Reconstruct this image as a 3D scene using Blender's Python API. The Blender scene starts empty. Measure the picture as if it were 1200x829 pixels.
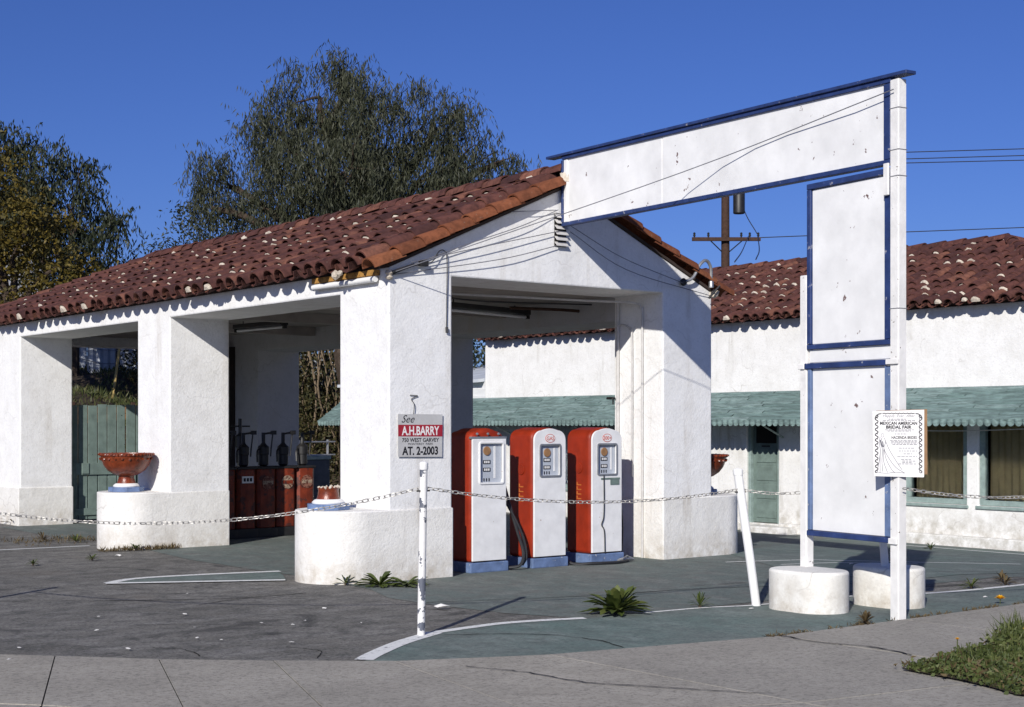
import bpy, bmesh, math, random
import numpy as np
from mathutils import Matrix, Vector
PI = math.pi
random.seed(7)
rng = np.random.default_rng(7)
scene = bpy.context.scene
COL = scene.collection

# ---------------------------------------------------------------- camera, sky, sun, exposure
# world axes: X along the gable front (left to right), Y along the long side (away), metres
cam_d = bpy.data.cameras.new('Camera')
cam = bpy.data.objects.new('Camera', cam_d)
COL.objects.link(cam)
cam.location = (-8.533, -12.840, 1.65)
cam.rotation_euler = (PI / 2, 0, 0.90038 - PI / 2)
cam_d.sensor_width = 36.0
cam_d.lens = 51.52
cam_d.shift_y = 0.0693
cam_d.clip_start = 0.1
cam_d.clip_end = 2000
scene.camera = cam

SUN_AZ = math.atan2(-0.564, -0.826)          # direction towards the sun, from +X
SUN_EL = math.radians(26.7)
world = bpy.data.worlds.new('World')
scene.world = world
world.use_nodes = True
wn = world.node_tree
wn.nodes.clear()
sky = wn.nodes.new('ShaderNodeTexSky')
sky.sky_type = 'NISHITA'
sky.sun_disc = False
sky.sun_elevation = SUN_EL
sky.sun_rotation = PI / 2 - SUN_AZ
sky.altitude = 300
sky.air_density = 1.0
sky.dust_density = 0.5
sky.ozone_density = 3.0
bg = wn.nodes.new('ShaderNodeBackground')
bg.inputs[1].default_value = 0.070
wo = wn.nodes.new('ShaderNodeOutputWorld')
hs_ = wn.nodes.new('ShaderNodeMix')                # slide-film blue cast over the whole sky
hs_.data_type = 'RGBA'
hs_.blend_type = 'MULTIPLY'
hs_.inputs[0].default_value = 1.0
hs_.inputs[7].default_value = (0.395, 0.545, 1.08, 1)
wn.links.new(sky.outputs[0], hs_.inputs[6])
wn.links.new(hs_.outputs[2], bg.inputs[0])
wn.links.new(bg.outputs[0], wo.inputs[0])

sun_d = bpy.data.lights.new('Sun', 'SUN')
sun_d.energy = 4.3
sun_d.angle = math.radians(0.5)
sun_d.color = (1.0, 0.965, 0.90)
sun = bpy.data.objects.new('Sun', sun_d)
COL.objects.link(sun)
sdir = Vector((math.cos(SUN_AZ) * math.cos(SUN_EL), math.sin(SUN_AZ) * math.cos(SUN_EL), math.sin(SUN_EL)))
sun.rotation_euler = sdir.to_track_quat('Z', 'Y').to_euler()
sun.location = sdir * 60

scene.view_settings.view_transform = 'Standard'
scene.view_settings.look = 'None'
scene.view_settings.exposure = 0.15
scene.view_settings.gamma = 1.0
scene.view_settings.use_curve_mapping = False


# ---------------------------------------------------------------- helpers
def srgb(r, g, b):
    return tuple((c / 255 / 12.92) if c / 255 <= 0.04045 else ((c / 255 + 0.055) / 1.055) ** 2.4 for c in (r, g, b))


class Nd:
    """tiny wrapper for building node trees"""
    def __init__(self, name):
        self.m = bpy.data.materials.new(name)
        self.m.use_nodes = True
        self.t = self.m.node_tree
        self.b = self.t.nodes['Principled BSDF']
        self._pos = None

    def n(self, typ, **kw):
        x = self.t.nodes.new(typ)
        for k, v in kw.items():
            setattr(x, k, v)
        return x

    def l(self, a, b):
        self.t.links.new(a, b)

    def pos(self):
        if self._pos is None:
            self._pos = self.n('ShaderNodeNewGeometry').outputs['Position']
        return self._pos

    def scaled(self, s, src=None):
        mp = self.n('ShaderNodeMapping')
        mp.inputs['Scale'].default_value = s
        self.l(src or self.pos(), mp.inputs[0])
        return mp.outputs[0]

    def noise(self, scale, detail=4, rough=0.55, vec=None, dist=0.0):
        x = self.n('ShaderNodeTexNoise')
        x.inputs['Scale'].default_value = scale
        x.inputs['Detail'].default_value = detail
        x.inputs['Roughness'].default_value = rough
        x.inputs['Distortion'].default_value = dist
        self.l(vec or self.pos(), x.inputs['Vector'])
        return x.outputs[0]

    def ramp(self, fac, stops):
        x = self.n('ShaderNodeValToRGB')
        els = x.color_ramp.elements
        while len(els) < len(stops):
            els.new(0.5)
        for e, (p, c) in zip(els, stops):
            e.position = p
            e.color = (c, c, c, 1) if not hasattr(c, '__len__') else (*c, 1)
        self.l(fac, x.inputs[0])
        return x.outputs[0]

    def mix(self, fac, a, b, mode='MIX'):
        x = self.n('ShaderNodeMix', data_type='RGBA', blend_type=mode)
        for s, v in ((0, fac), (6, a), (7, b)):
            if hasattr(v, 'links'):
                self.l(v, x.inputs[s])
            elif s == 0:
                x.inputs[0].default_value = v
            else:
                x.inputs[s].default_value = (*v, 1)
        return x.outputs[2]

    def math(self, op, a, b=0.0):
        x = self.n('ShaderNodeMath', operation=op)
        for i, v in enumerate((a, b)):
            if hasattr(v, 'links'):
                self.l(v, x.inputs[i])
            else:
                x.inputs[i].default_value = v
        return x.outputs[0]

    def bump(self, h, dist=0.01, strength=1.0):
        x = self.n('ShaderNodeBump')
        x.inputs['Distance'].default_value = dist
        x.inputs['Strength'].default_value = strength
        self.l(h, x.inputs['Height'])
        self.l(x.outputs[0], self.b.inputs['Normal'])

    def done(self, color, rough=0.6, spec=0.3, metal=0.0):
        if hasattr(color, 'links'):
            self.l(color, self.b.inputs['Base Color'])
        else:
            self.b.inputs['Base Color'].default_value = (*color, 1)
        if hasattr(rough, 'links'):
            self.l(rough, self.b.inputs['Roughness'])
        else:
            self.b.inputs['Roughness'].default_value = rough
        self.b.inputs['Specular IOR Level'].default_value = spec
        self.b.inputs['Metallic'].default_value = metal
        return self.m


def m_stucco(name, base, dirt=(0.40, 0.34, 0.26), amount=0.5, bump=0.008):
    k = Nd(name)
    big = k.noise(0.8, 6, 0.62)
    blot = k.noise(3.4, 8, 0.72)
    speck = k.noise(26, 5, 0.75)
    streak = k.noise(1.0, 6, 0.65, k.scaled((4.2, 4.2, 0.30)))
    fine = k.noise(38, 4, 0.6)
    c = k.mix(k.ramp(blot, [(0.42, 0.0), (0.76, 0.8)]), base, tuple(x * y for x, y in zip(base, (0.82, 0.81, 0.79))))
    c = k.mix(k.ramp(speck, [(0.32, 0.6), (0.47, 0.0)]), c, tuple(x * 0.74 for x in base))
    # rain streaks, only in some patches
    sm = k.math('MULTIPLY', k.ramp(streak, [(0.54, 0.0), (0.72, 1.0)]), k.ramp(big, [(0.46, 0.0), (0.62, 1.0)]))
    c = k.mix(k.math('MULTIPLY', sm, 0.75 * amount), c, dirt)
    # repaired and stained patches
    pt = k.noise(1.7, 7, 0.7, dist=0.5)
    c = k.mix(k.math('MULTIPLY', k.ramp(pt, [(0.60, 0.0), (0.70, 1.0)]), 0.38 * amount), c, (0.50, 0.47, 0.42))
    # chips
    chips = k.noise(13, 6, 0.66)
    c = k.mix(k.math('MULTIPLY', k.ramp(chips, [(0.705, 0.0), (0.725, 1.0)]), 0.8 * amount), c, (0.24, 0.21, 0.17))
    # hairline cracks
    wob = k.n('ShaderNodeVectorMath', operation='ADD')
    nz = k.n('ShaderNodeTexNoise')
    nz.inputs['Scale'].default_value = 3.0
    k.l(k.pos(), nz.inputs['Vector'])
    sc_ = k.n('ShaderNodeVectorMath', operation='SCALE')
    sc_.inputs['Scale'].default_value = 0.55
    k.l(nz.outputs[1], sc_.inputs[0])
    k.l(k.pos(), wob.inputs[0])
    k.l(sc_.outputs[0], wob.inputs[1])
    vo = k.n('ShaderNodeTexVoronoi', feature='DISTANCE_TO_EDGE')
    vo.inputs['Scale'].default_value = 0.9
    k.l(wob.outputs[0], vo.inputs['Vector'])
    cm = k.math('MULTIPLY', k.ramp(vo.outputs[0], [(0.0, 1.0), (0.009, 0.0)]), k.ramp(k.noise(1.1, 3), [(0.50, 0.0), (0.58, 1.0)]))
    c = k.mix(k.math('MULTIPLY', cm, 0.42 * amount), c, (0.25, 0.22, 0.19))
    sep = k.n('ShaderNodeSeparateXYZ')
    k.l(k.pos(), sep.inputs[0])
    # splash dirt of the last hand's breadth above the ground
    low = k.n('ShaderNodeMapRange')
    low.inputs[1].default_value = 0.38
    low.inputs[2].default_value = 0.0
    k.l(sep.outputs[2], low.inputs[0])
    splash = k.math('MULTIPLY', low.outputs[0], k.ramp(k.noise(6, 6, 0.7), [(0.36, 0.0), (0.66, 0.8)]))
    c = k.mix(k.math('MULTIPLY', splash, min(1, amount)), c, dirt)
    trowel = k.noise(8, 5, 0.62, dist=0.6)
    h = k.math('ADD', k.math('MULTIPLY', trowel, 0.75), k.math('MULTIPLY', fine, 0.45))
    k.bump(h, bump, 0.85)
    return k.done(c, 0.85, 0.15)


def m_plain(name, base, rough=0.5, spec=0.4, var=0.12, scale=9.0, bump=0.0, metal=0.0, chips=None, chip_t=0.66, chip_scale=14):
    k = Nd(name)
    nz = k.noise(scale, 5, 0.6)
    c = k.mix(k.ramp(nz, [(0.3, 0.0), (0.7, 1.0)]), tuple(x * (1 - var) for x in base), tuple(min(1, x * (1 + var)) for x in base))
    if chips:
        cn = k.noise(chip_scale, 5, 0.62)
        c = k.mix(k.ramp(cn, [(chip_t, 0.0), (chip_t + 0.015, 1.0)]), c, chips)
    if bump:
        k.bump(k.noise(scale * 3, 4, 0.6), bump)
    return k.done(c, rough, spec, metal)


def m_tile(name, dark, mid, bright):
    k = Nd(name)
    oi = k.n('ShaderNodeObjectInfo')
    ge = k.n('ShaderNodeNewGeometry')
    r = k.math('FRACT', k.math('ADD', oi.outputs['Random'], k.math('MULTIPLY', ge.outputs['Random Per Island'], 7.31)))
    c = k.ramp(r, [(0.0, dark), (0.45, mid), (0.8, tuple((a + b) / 2 for a, b in zip(mid, dark))), (1.0, bright)])
    st = k.noise(11, 5, 0.65)
    c = k.mix(k.ramp(st, [(0.42, 0.0), (0.72, 0.75)]), c, tuple(x * 0.45 for x in dark))
    lich = k.noise(27, 3, 0.6)
    c = k.mix(k.ramp(lich, [(0.66, 0.0), (0.72, 0.55)]), c, (0.24, 0.20, 0.16))
    k.bump(k.noise(60, 3, 0.6), 0.004)
    return k.done(c, 0.82, 0.18)


def m_leaf(name, cols, trans=0.25, rough=0.55):
    k = Nd(name)
    ge = k.n('ShaderNodeNewGeometry')
    r = ge.outputs['Random Per Island']
    n2 = k.noise(0.55, 3, 0.5)
    f = k.math('ADD', k.math('MULTIPLY', r, 0.55), k.math('MULTIPLY', n2, 0.5))
    c = k.ramp(f, [(0.15, cols[0]), (0.5, cols[1]), (0.9, cols[2])])
    k.done(c, rough, 0.3)
    tr = k.n('ShaderNodeBsdfTranslucent')
    k.l(c, tr.inputs[0])
    mx = k.n('ShaderNodeMixShader')
    mx.inputs[0].default_value = trans
    k.l(k.b.outputs[0], mx.inputs[1])
    k.l(tr.outputs[0], mx.inputs[2])
    k.l(mx.outputs[0], k.t.nodes['Material Output'].inputs[0])
    return k.m


# ---- mesh builder
class MB:
    def __init__(self):
        self.v, self.f = [], []

    def add(self, vs, fs):
        o = len(self.v)
        self.v += [tuple(p) for p in vs]
        self.f += [tuple(i + o for i in q) for q in fs]
        return self

    def box(self, x0, x1, y0, y1, z0, z1, M=None):
        vs = [Vector((x, y, z)) for z in (z0, z1) for x, y in ((x0, y0), (x1, y0), (x1, y1), (x0, y1))]
        if M is not None:
            vs = [M @ p for p in vs]
        return self.add(vs, [(3, 2, 1, 0), (4, 5, 6, 7), (0, 1, 5, 4), (1, 2, 6, 5), (2, 3, 7, 6), (3, 0, 4, 7)])

    def prism(self, pts, d, M=None):
        """pts: closed CCW outline in local XY, extruded along local +Z by d (tuple z0,z1)"""
        z0, z1 = d
        n = len(pts)
        vs = [Vector((x, y, z0)) for x, y in pts] + [Vector((x, y, z1)) for x, y in pts]
        if M is not None:
            vs = [M @ p for p in vs]
        fs = [tuple(range(n - 1, -1, -1)), tuple(range(n, 2 * n))]
        fs += [(i, (i + 1) % n, n + (i + 1) % n, n + i) for i in range(n)]
        return self.add(vs, fs)

    def tube(self, path, rad, n=8, cap=True):
        P = [Vector(p) for p in path]
        R = rad if hasattr(rad, '__len__') else [rad] * len(P)
        up = None
        vs = []
        for i, p in enumerate(P):
            d = (P[min(i + 1, len(P) - 1)] - P[max(i - 1, 0)])
            d = d.normalized() if d.length > 1e-9 else Vector((0, 0, 1))
            if up is None:
                up = Vector((0, 0, 1)) if abs(d.z) < 0.9 else Vector((1, 0, 0))
            a = d.cross(up)
            if a.length < 1e-6:
                a = d.cross(Vector((0, 1, 0)))
            a.normalize()
            b = a.cross(d).normalized()
            up = b
            vs += [p + (a * math.cos(2 * PI * k / n) + b * math.sin(2 * PI * k / n)) * R[i] for k in range(n)]
        fs = []
        for i in range(len(P) - 1):
            for k in range(n):
                k2 = (k + 1) % n
                fs.append((i * n + k, i * n + k2, (i + 1) * n + k2, (i + 1) * n + k))
        if cap:
            fs.append(tuple(range(n - 1, -1, -1)))
            fs.append(tuple((len(P) - 1) * n + k for k in range(n)))
        return self.add(vs, fs)

    def lathe(self, prof, n=24, c=(0, 0, 0), M=None):
        vs = []
        for r, z in prof:
            for k in range(n):
                a = 2 * PI * k / n
                p = Vector((c[0] + r * math.cos(a), c[1] + r * math.sin(a), c[2] + z))
                vs.append(M @ p if M is not None else p)
        fs = []
        for i in range(len(prof) - 1):
            for k in range(n):
                k2 = (k + 1) % n
                fs.append((i * n + k, i * n + k2, (i + 1) * n + k2, (i + 1) * n + k))
        fs.append(tuple(range(n - 1, -1, -1)))
        fs.append(tuple((len(prof) - 1) * n + k for k in range(n)))
        return self.add(vs, fs)

    def mesh(self, name, mat, smooth=False):
        me = bpy.data.meshes.new(name)
        me.from_pydata(self.v, [], self.f)
        if mat:
            me.materials.append(mat)
        if smooth:
            me.shade_smooth()
            me.set_sharp_from_angle(angle=math.radians(38))
        me.update()
        return me

    def build(self, name, mat, parent=None, smooth=False, bevel=0.0, seg=2):
        o = link(name, self.mesh(name, mat, smooth), parent)
        if bevel:
            b = o.modifiers.new('Bevel', 'BEVEL')
            b.width = bevel
            b.segments = seg
            b.limit_method = 'ANGLE'
            b.angle_limit = math.radians(40)
            b.harden_normals = False
        return o


def link(name, me, parent=None):
    o = bpy.data.objects.new(name, me)
    COL.objects.link(o)
    if parent is not None:
        o.parent = parent
    return o


def tag(o, label=None, cat=None, group=None, kind=None):
    for k, v in (('label', label), ('category', cat), ('group', group), ('kind', kind)):
        if v:
            o[k] = v
    return o


def thing(name, label, cat, loc=(0, 0, 0), rz=0.0, group=None):
    o = bpy.data.objects.new(name, None)
    o.empty_display_size = 0.2
    COL.objects.link(o)
    o.location = loc
    o.rotation_euler = (0, 0, rz)
    return tag(o, label, cat, group)


def gridsolid(xs, ys, zs, fill):
    """union of filled cells of a rectilinear grid as one closed shell"""
    idx, mb = {}, MB()

    def V(i, j, k):
        if (i, j, k) not in idx:
            idx[(i, j, k)] = len(mb.v)
            mb.v.append((xs[i], ys[j], zs[k]))
        return idx[(i, j, k)]
    nx, ny, nz = len(xs) - 1, len(ys) - 1, len(zs) - 1
    g = np.zeros((nx + 2, ny + 2, nz + 2), bool)
    for i in range(nx):
        for j in range(ny):
            for k in range(nz):
                g[i + 1, j + 1, k + 1] = fill((xs[i] + xs[i + 1]) / 2, (ys[j] + ys[j + 1]) / 2, (zs[k] + zs[k + 1]) / 2)
    for i in range(nx):
        for j in range(ny):
            for k in range(nz):
                if not g[i + 1, j + 1, k + 1]:
                    continue
                if not g[i, j + 1, k + 1]:
                    mb.f.append((V(i, j, k), V(i, j, k + 1), V(i, j + 1, k + 1), V(i, j + 1, k)))
                if not g[i + 2, j + 1, k + 1]:
                    mb.f.append((V(i + 1, j, k), V(i + 1, j + 1, k), V(i + 1, j + 1, k + 1), V(i + 1, j, k + 1)))
                if not g[i + 1, j, k + 1]:
                    mb.f.append((V(i, j, k), V(i + 1, j, k), V(i + 1, j, k + 1), V(i, j, k + 1)))
                if not g[i + 1, j + 2, k + 1]:
                    mb.f.append((V(i, j + 1, k), V(i, j + 1, k + 1), V(i + 1, j + 1, k + 1), V(i + 1, j + 1, k)))
                if not g[i + 1, j + 1, k]:
                    mb.f.append((V(i, j, k), V(i, j + 1, k), V(i + 1, j + 1, k), V(i + 1, j, k)))
                if not g[i + 1, j + 1, k + 2]:
                    mb.f.append((V(i, j, k + 1), V(i + 1, j, k + 1), V(i + 1, j + 1, k + 1), V(i, j + 1, k + 1)))
    return mb


def smooth_path(pts, k=6):
    P = [Vector(p) for p in pts]
    P = [P[0] * 2 - P[1]] + P + [P[-1] * 2 - P[-2]]
    out = []
    for i in range(1, len(P) - 2):
        a, b, c, d = P[i - 1:i + 3]
        for s in range(k):
            t = s / k
            out.append(0.5 * ((2 * b) + (c - a) * t + (2 * a - 5 * b + 4 * c - d) * t * t + (3 * b - a - 3 * c + d) * t ** 3))
    out.append(P[-2])
    return out


def frame(o, u, v, n):
    M = Matrix.Identity(4)
    for i, a in enumerate((u, v, n)):
        M[0][i], M[1][i], M[2][i] = a
    M[0][3], M[1][3], M[2][3] = o
    return M


def text(body, size, mat, parent, M, bold=0.0, shear=0.0, align='CENTER', ext=0.0006, sx=1.0, name='lettering'):
    cu = bpy.data.curves.new('lettering', 'FONT')
    cu.body = body
    cu.size = size
    cu.offset = bold
    cu.shear = shear
    cu.align_x = align
    cu.extrude = ext
    cu.resolution_u = 3
    tmp = bpy.data.objects.new('tmp_text', cu)
    COL.objects.link(tmp)
    dg = bpy.context.evaluated_depsgraph_get()
    dg.update()
    me = bpy.data.meshes.new_from_object(tmp.evaluated_get(dg))
    bpy.data.objects.remove(tmp)
    me.name = 'lettering'
    me.materials.clear()
    me.materials.append(mat)
    me.transform(M @ Matrix.Diagonal((sx, 1, 1, 1)))
    return link(name, me, parent)


def leaf_mesh(base, direc, length, width, fold=0.0):
    """numpy arrays -> diamond leaves (one quad each)"""
    n = len(base)
    d = direc / np.linalg.norm(direc, axis=1)[:, None]
    rnd = rng.normal(size=(n, 3))
    s = np.cross(d, rnd)
    s /= np.linalg.norm(s, axis=1)[:, None] + 1e-9
    L = np.asarray(length).reshape(-1, 1) * np.ones((n, 1))
    W = np.asarray(width).reshape(-1, 1) * np.ones((n, 1))
    V = np.empty((n, 4, 3))
    V[:, 0] = base
    V[:, 1] = base + d * L * 0.45 + s * W * 0.5
    V[:, 2] = base + d * L
    V[:, 3] = base + d * L * 0.45 - s * W * 0.5
    return V.reshape(-1, 3)


def quads_obj(name, V, mat, parent=None):
    V = np.asarray(V, dtype=np.float32)
    n = len(V) // 4
    me = bpy.data.meshes.new(name)
    me.vertices.add(len(V))
    me.vertices.foreach_set('co', V.ravel())
    me.loops.add(n * 4)
    me.loops.foreach_set('vertex_index', np.arange(n * 4, dtype=np.int32))
    me.polygons.add(n)
    me.polygons.foreach_set('loop_start', np.arange(0, n * 4, 4, dtype=np.int32))
    me.polygons.foreach_set('loop_total', np.full(n, 4, dtype=np.int32))
    me.materials.append(mat)
    me.update()
    me.validate()
    return link(name, me, parent)


# ---------------------------------------------------------------- materials
M = {}
M['stucco'] = m_stucco('white_stucco', (0.83, 0.82, 0.805), amount=0.6, bump=0.009)
M['stucco_base'] = m_stucco('plinth_stucco', (0.79, 0.77, 0.73), amount=1.0, bump=0.011)
M['stucco_b'] = m_stucco('annex_stucco', (0.82, 0.81, 0.79), dirt=(0.36, 0.33, 0.27), amount=0.9, bump=0.010)
M['drum'] = m_stucco('drum_stucco', (0.79, 0.77, 0.72), amount=1.0, bump=0.008)
M['inner_shade'] = m_stucco('shaded_inner_stucco', (0.44, 0.43, 0.43), amount=1.0)  # darker copy of the white stucco; canopy shade put into the colour
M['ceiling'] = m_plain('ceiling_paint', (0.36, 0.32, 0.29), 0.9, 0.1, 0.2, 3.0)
M['tile'] = m_tile('roof_tile', (0.060, 0.027, 0.025), (0.142, 0.056, 0.043), (0.225, 0.095, 0.062))
M['rake'] = m_tile('rake_tile', (0.155, 0.054, 0.027), (0.235, 0.080, 0.037), (0.29, 0.108, 0.050))
M['mortar'] = m_plain('lime_mortar', (0.56, 0.49, 0.40), 0.95, 0.1, 0.25, 25, 0.006)
M['deck'] = m_plain('roof_deck', (0.06, 0.045, 0.04), 0.9, 0.1)
M['white_paint'] = m_plain('white_paint', (0.79, 0.78, 0.76), 0.55, 0.35, 0.05, 4, 0.002, chips=(0.16, 0.11, 0.09), chip_t=0.735, chip_scale=10)
M['panel_paint'] = m_plain('blank_panel_paint', (0.79, 0.78, 0.76), 0.5, 0.35, 0.10, 2.6, 0.003, chips=(0.17, 0.11, 0.10), chip_t=0.675, chip_scale=9)
M['post_paint'] = m_plain('weathered_white_post', (0.76, 0.74, 0.71), 0.6, 0.3, 0.1, 6, 0.004, chips=(0.20, 0.17, 0.15), chip_t=0.675, chip_scale=19)
M['pole_paint'] = m_plain('peeling_white_pole', (0.77, 0.75, 0.72), 0.5, 0.4, 0.08, 6, 0.003, chips=(0.12, 0.13, 0.16), chip_t=0.56, chip_scale=9)
M['blue'] = m_plain('blue_paint', (0.022, 0.042, 0.135), 0.55, 0.35, 0.3, 8, 0.002, chips=(0.26, 0.26, 0.30), chip_t=0.655, chip_scale=16)
M['pale_blue'] = m_plain('pale_blue_paint', (0.120, 0.175, 0.310), 0.6, 0.3, 0.3, 8, 0.002, chips=(0.40, 0.40, 0.42), chip_t=0.64, chip_scale=22)
M['red'] = m_plain('faded_red_enamel', (0.265, 0.024, 0.007), 0.48, 0.3, 0.24, 5, 0.001, chips=(0.20, 0.03, 0.015), chip_t=0.70, chip_scale=15)
M['dark_red'] = m_plain('grimy_red_enamel', (0.17, 0.026, 0.009), 0.5, 0.4, 0.35, 7, 0.001, chips=(0.07, 0.02, 0.015), chip_t=0.55, chip_scale=9)
M['enamel'] = m_plain('white_enamel', (0.77, 0.76, 0.75), 0.32, 0.45, 0.09, 6, 0.001, chips=(0.36, 0.24, 0.17), chip_t=0.69, chip_scale=15)
M['grey_plate'] = m_plain('grey_dial_plate', (0.44, 0.47, 0.52), 0.4, 0.4, 0.08, 6)
M['black'] = m_plain('black_rubber', (0.022, 0.022, 0.024), 0.5, 0.4, 0.2)
M['iron'] = m_plain('dark_iron', (0.016, 0.015, 0.015), 0.5, 0.5, 0.3, 9, 0.002)
M['steel'] = m_plain('galvanised_steel', (0.42, 0.42, 0.42), 0.42, 0.5, 0.2, 12, metal=0.7)
M['conduit'] = m_plain('painted_conduit', (0.56, 0.54, 0.52), 0.6, 0.3, 0.12, 12)
M['chain'] = m_plain('chain_steel', (0.40, 0.38, 0.35), 0.5, 0.4, 0.4, 40, metal=0.4)
M['glaze'] = m_plain('rust_glaze', (0.165, 0.031, 0.009), 0.32, 0.5, 0.45, 16, 0.003, chips=(0.12, 0.03, 0.012), chip_t=0.60, chip_scale=30)
M['copper'] = m_plain('brass_knob', (0.30, 0.16, 0.07), 0.4, 0.5, 0.2, 20)
M['green_wood'] = m_plain('green_painted_wood', (0.150, 0.200, 0.178), 0.65, 0.3, 0.2, 7, 0.003, chips=(0.05, 0.07, 0.065), chip_t=0.68, chip_scale=18)
M['green_frame'] = m_plain('sage_window_frame', (0.25, 0.32, 0.30), 0.6, 0.3, 0.22, 9, 0.003)
M['curtain'] = m_plain('tan_curtain', (0.33, 0.25, 0.13), 0.9, 0.1, 0.12, 6)
M['darkroom'] = m_plain('dark_room', (0.02, 0.019, 0.018), 0.9, 0.1)
M['brown_board'] = m_plain('dark_brown_board', (0.035, 0.028, 0.026), 0.8, 0.2, 0.3, 6)
M['yellow_wood'] = m_plain('weathered_yellow_board', (0.38, 0.20, 0.055), 0.7, 0.2, 0.35, 14, 0.004, chips=(0.10, 0.05, 0.03), chip_t=0.62, chip_scale=26)
M['pole_wood'] = m_plain('creosote_wood', (0.060, 0.034, 0.024), 0.85, 0.2, 0.3, 12, 0.006)
M['cardboard'] = m_plain('brown_hardboard', (0.27, 0.16, 0.085), 0.8, 0.2, 0.15, 12)
M['paper'] = m_plain('poster_paper', (0.78, 0.76, 0.74), 0.8, 0.2, 0.03, 6)
M['ink'] = m_plain('black_ink', (0.02, 0.02, 0.025), 0.7, 0.2, 0.1)
M['grey_ink'] = m_plain('grey_ink', (0.16, 0.16, 0.18), 0.7, 0.2, 0.1)
M['sign_metal'] = m_plain('sign_enamel', (0.50, 0.49, 0.48), 0.4, 0.4, 0.08, 7, 0.001)
M['sign_red'] = m_plain('sign_red', (0.34, 0.020, 0.035), 0.45, 0.4, 0.12, 9)
M['faded_red'] = m_plain('faded_badge_red', (0.55, 0.16, 0.13), 0.6, 0.3, 0.15, 9)
M['worn_badge'] = m_plain('worn_badge', (0.22, 0.10, 0.07), 0.6, 0.3, 0.4, 24, chips=(0.09, 0.025, 0.015), chip_t=0.52, chip_scale=26)
M['old_orange'] = m_plain('worn_orange_print', (0.48, 0.14, 0.03), 0.6, 0.3, 0.2, 30)
M['cream'] = m_plain('cream_print', (0.30, 0.22, 0.16), 0.6, 0.3, 0.5, 28, chips=(0.10, 0.03, 0.02), chip_t=0.54, chip_scale=30)
M['clapboard'] = m_plain('white_clapboard', (0.72, 0.72, 0.72), 0.6, 0.3, 0.06, 5)
M['tin'] = m_plain('weathered_tin', (0.55, 0.58, 0.62), 0.6, 0.4, 0.18, 2.0, 0.004)
M['tin_dark'] = m_plain('slate_metal', (0.060, 0.075, 0.095), 0.6, 0.3, 0.3, 6)
M['house'] = m_plain('grey_house_wall', (0.42, 0.42, 0.44), 0.8, 0.2, 0.1, 2)
M['bark'] = m_plain('bark', (0.065, 0.048, 0.036), 0.95, 0.1, 0.35, 8, 0.02)
M['vine_stem'] = m_plain('dry_vine_stem', (0.20, 0.15, 0.10), 0.9, 0.1, 0.3, 8)
M['bamboo'] = m_plain('yellow_pole', (0.38, 0.27, 0.10), 0.7, 0.2, 0.2, 8)
M['hole'] = m_plain('crack_fill', (0.022, 0.021, 0.019), 0.95, 0.1)
M['yellow'] = m_plain('yellow_petal', (0.78, 0.42, 0.012), 0.6, 0.2, 0.12, 40)
M['scrap'] = m_plain('litter_paper', (0.72, 0.70, 0.66), 0.9, 0.1, 0.08, 20)
M['weed'] = m_leaf('weed_leaf', [(0.040, 0.060, 0.014), (0.085, 0.115, 0.026), (0.150, 0.165, 0.045)])
M['dry'] = m_leaf('dry_weed', [(0.06, 0.042, 0.022), (0.12, 0.085, 0.04), (0.17, 0.13, 0.06)])
M['clover'] = m_leaf('ground_cover_leaf', [(0.034, 0.050, 0.014), (0.080, 0.105, 0.028), (0.150, 0.165, 0.060)])
M['pepper'] = m_leaf('pepper_leaf', [(0.022, 0.028, 0.016), (0.046, 0.051, 0.028), (0.080, 0.083, 0.046)], 0.2)
M['autumn'] = m_leaf('olive_gold_leaf', [(0.038, 0.038, 0.010), (0.105, 0.082, 0.015), (0.185, 0.128, 0.022)], 0.25)
M['dark_leaf'] = m_leaf('dark_leaf', [(0.012, 0.018, 0.010), (0.026, 0.034, 0.016), (0.050, 0.056, 0.026)], 0.15)
M['vine'] = m_leaf('vine_leaf', [(0.020, 0.026, 0.010), (0.050, 0.050, 0.018), (0.095, 0.070, 0.026)], 0.2)
M['hill_grass'] = m_leaf('hill_grass', [(0.030, 0.042, 0.012), (0.065, 0.080, 0.022), (0.125, 0.110, 0.045)], 0.2)


def m_asphalt():
    k = Nd('asphalt')
    big = k.noise(0.55, 6, 0.6)
    mid = k.noise(1.0, 6, 0.7, k.scaled((1.6, 4.4, 1)))
    blot = k.noise(4.0, 7, 0.74)
    grit = k.noise(30, 5, 0.82)
    spot = k.noise(11, 6, 0.8)
    c = k.mix(k.ramp(big, [(0.3, 0.0), (0.7, 1.0)]), (0.142, 0.135, 0.118), (0.270, 0.256, 0.228))
    c = k.mix(k.ramp(mid, [(0.46, 0.0), (0.72, 0.85)]), c, (0.325, 0.312, 0.290))
    c = k.mix(k.ramp(blot, [(0.36, 0.75), (0.54, 0.0)]), c, (0.088, 0.088, 0.082))
    c = k.mix(k.ramp(spot, [(0.57, 0.0), (0.66, 0.7)]), c, (0.30, 0.295, 0.285))
    c = k.mix(k.ramp(grit, [(0.36, 0.8), (0.52, 0.0)]), c, (0.040, 0.040, 0.040))
    c = k.mix(k.ramp(grit, [(0.60, 0.0), (0.68, 0.7)]), c, (0.34, 0.335, 0.325))
    oil = k.noise(1.15, 5, 0.6, dist=0.8)
    c = k.mix(k.ramp(oil, [(0.60, 0.0), (0.68, 0.7)]), c, (0.045, 0.045, 0.044))
    dirt = k.noise(0.9, 4, 0.6, k.scaled((1.0, 0.6, 1)))
    c = k.mix(k.ramp(dirt, [(0.58, 0.0), (0.75, 0.6)]), c, (0.165, 0.142, 0.115))
    k.bump(k.math('ADD', grit, k.math('MULTIPLY', spot, 0.8)), 0.010)
    return k.done(c, 0.9, 0.2)


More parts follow.
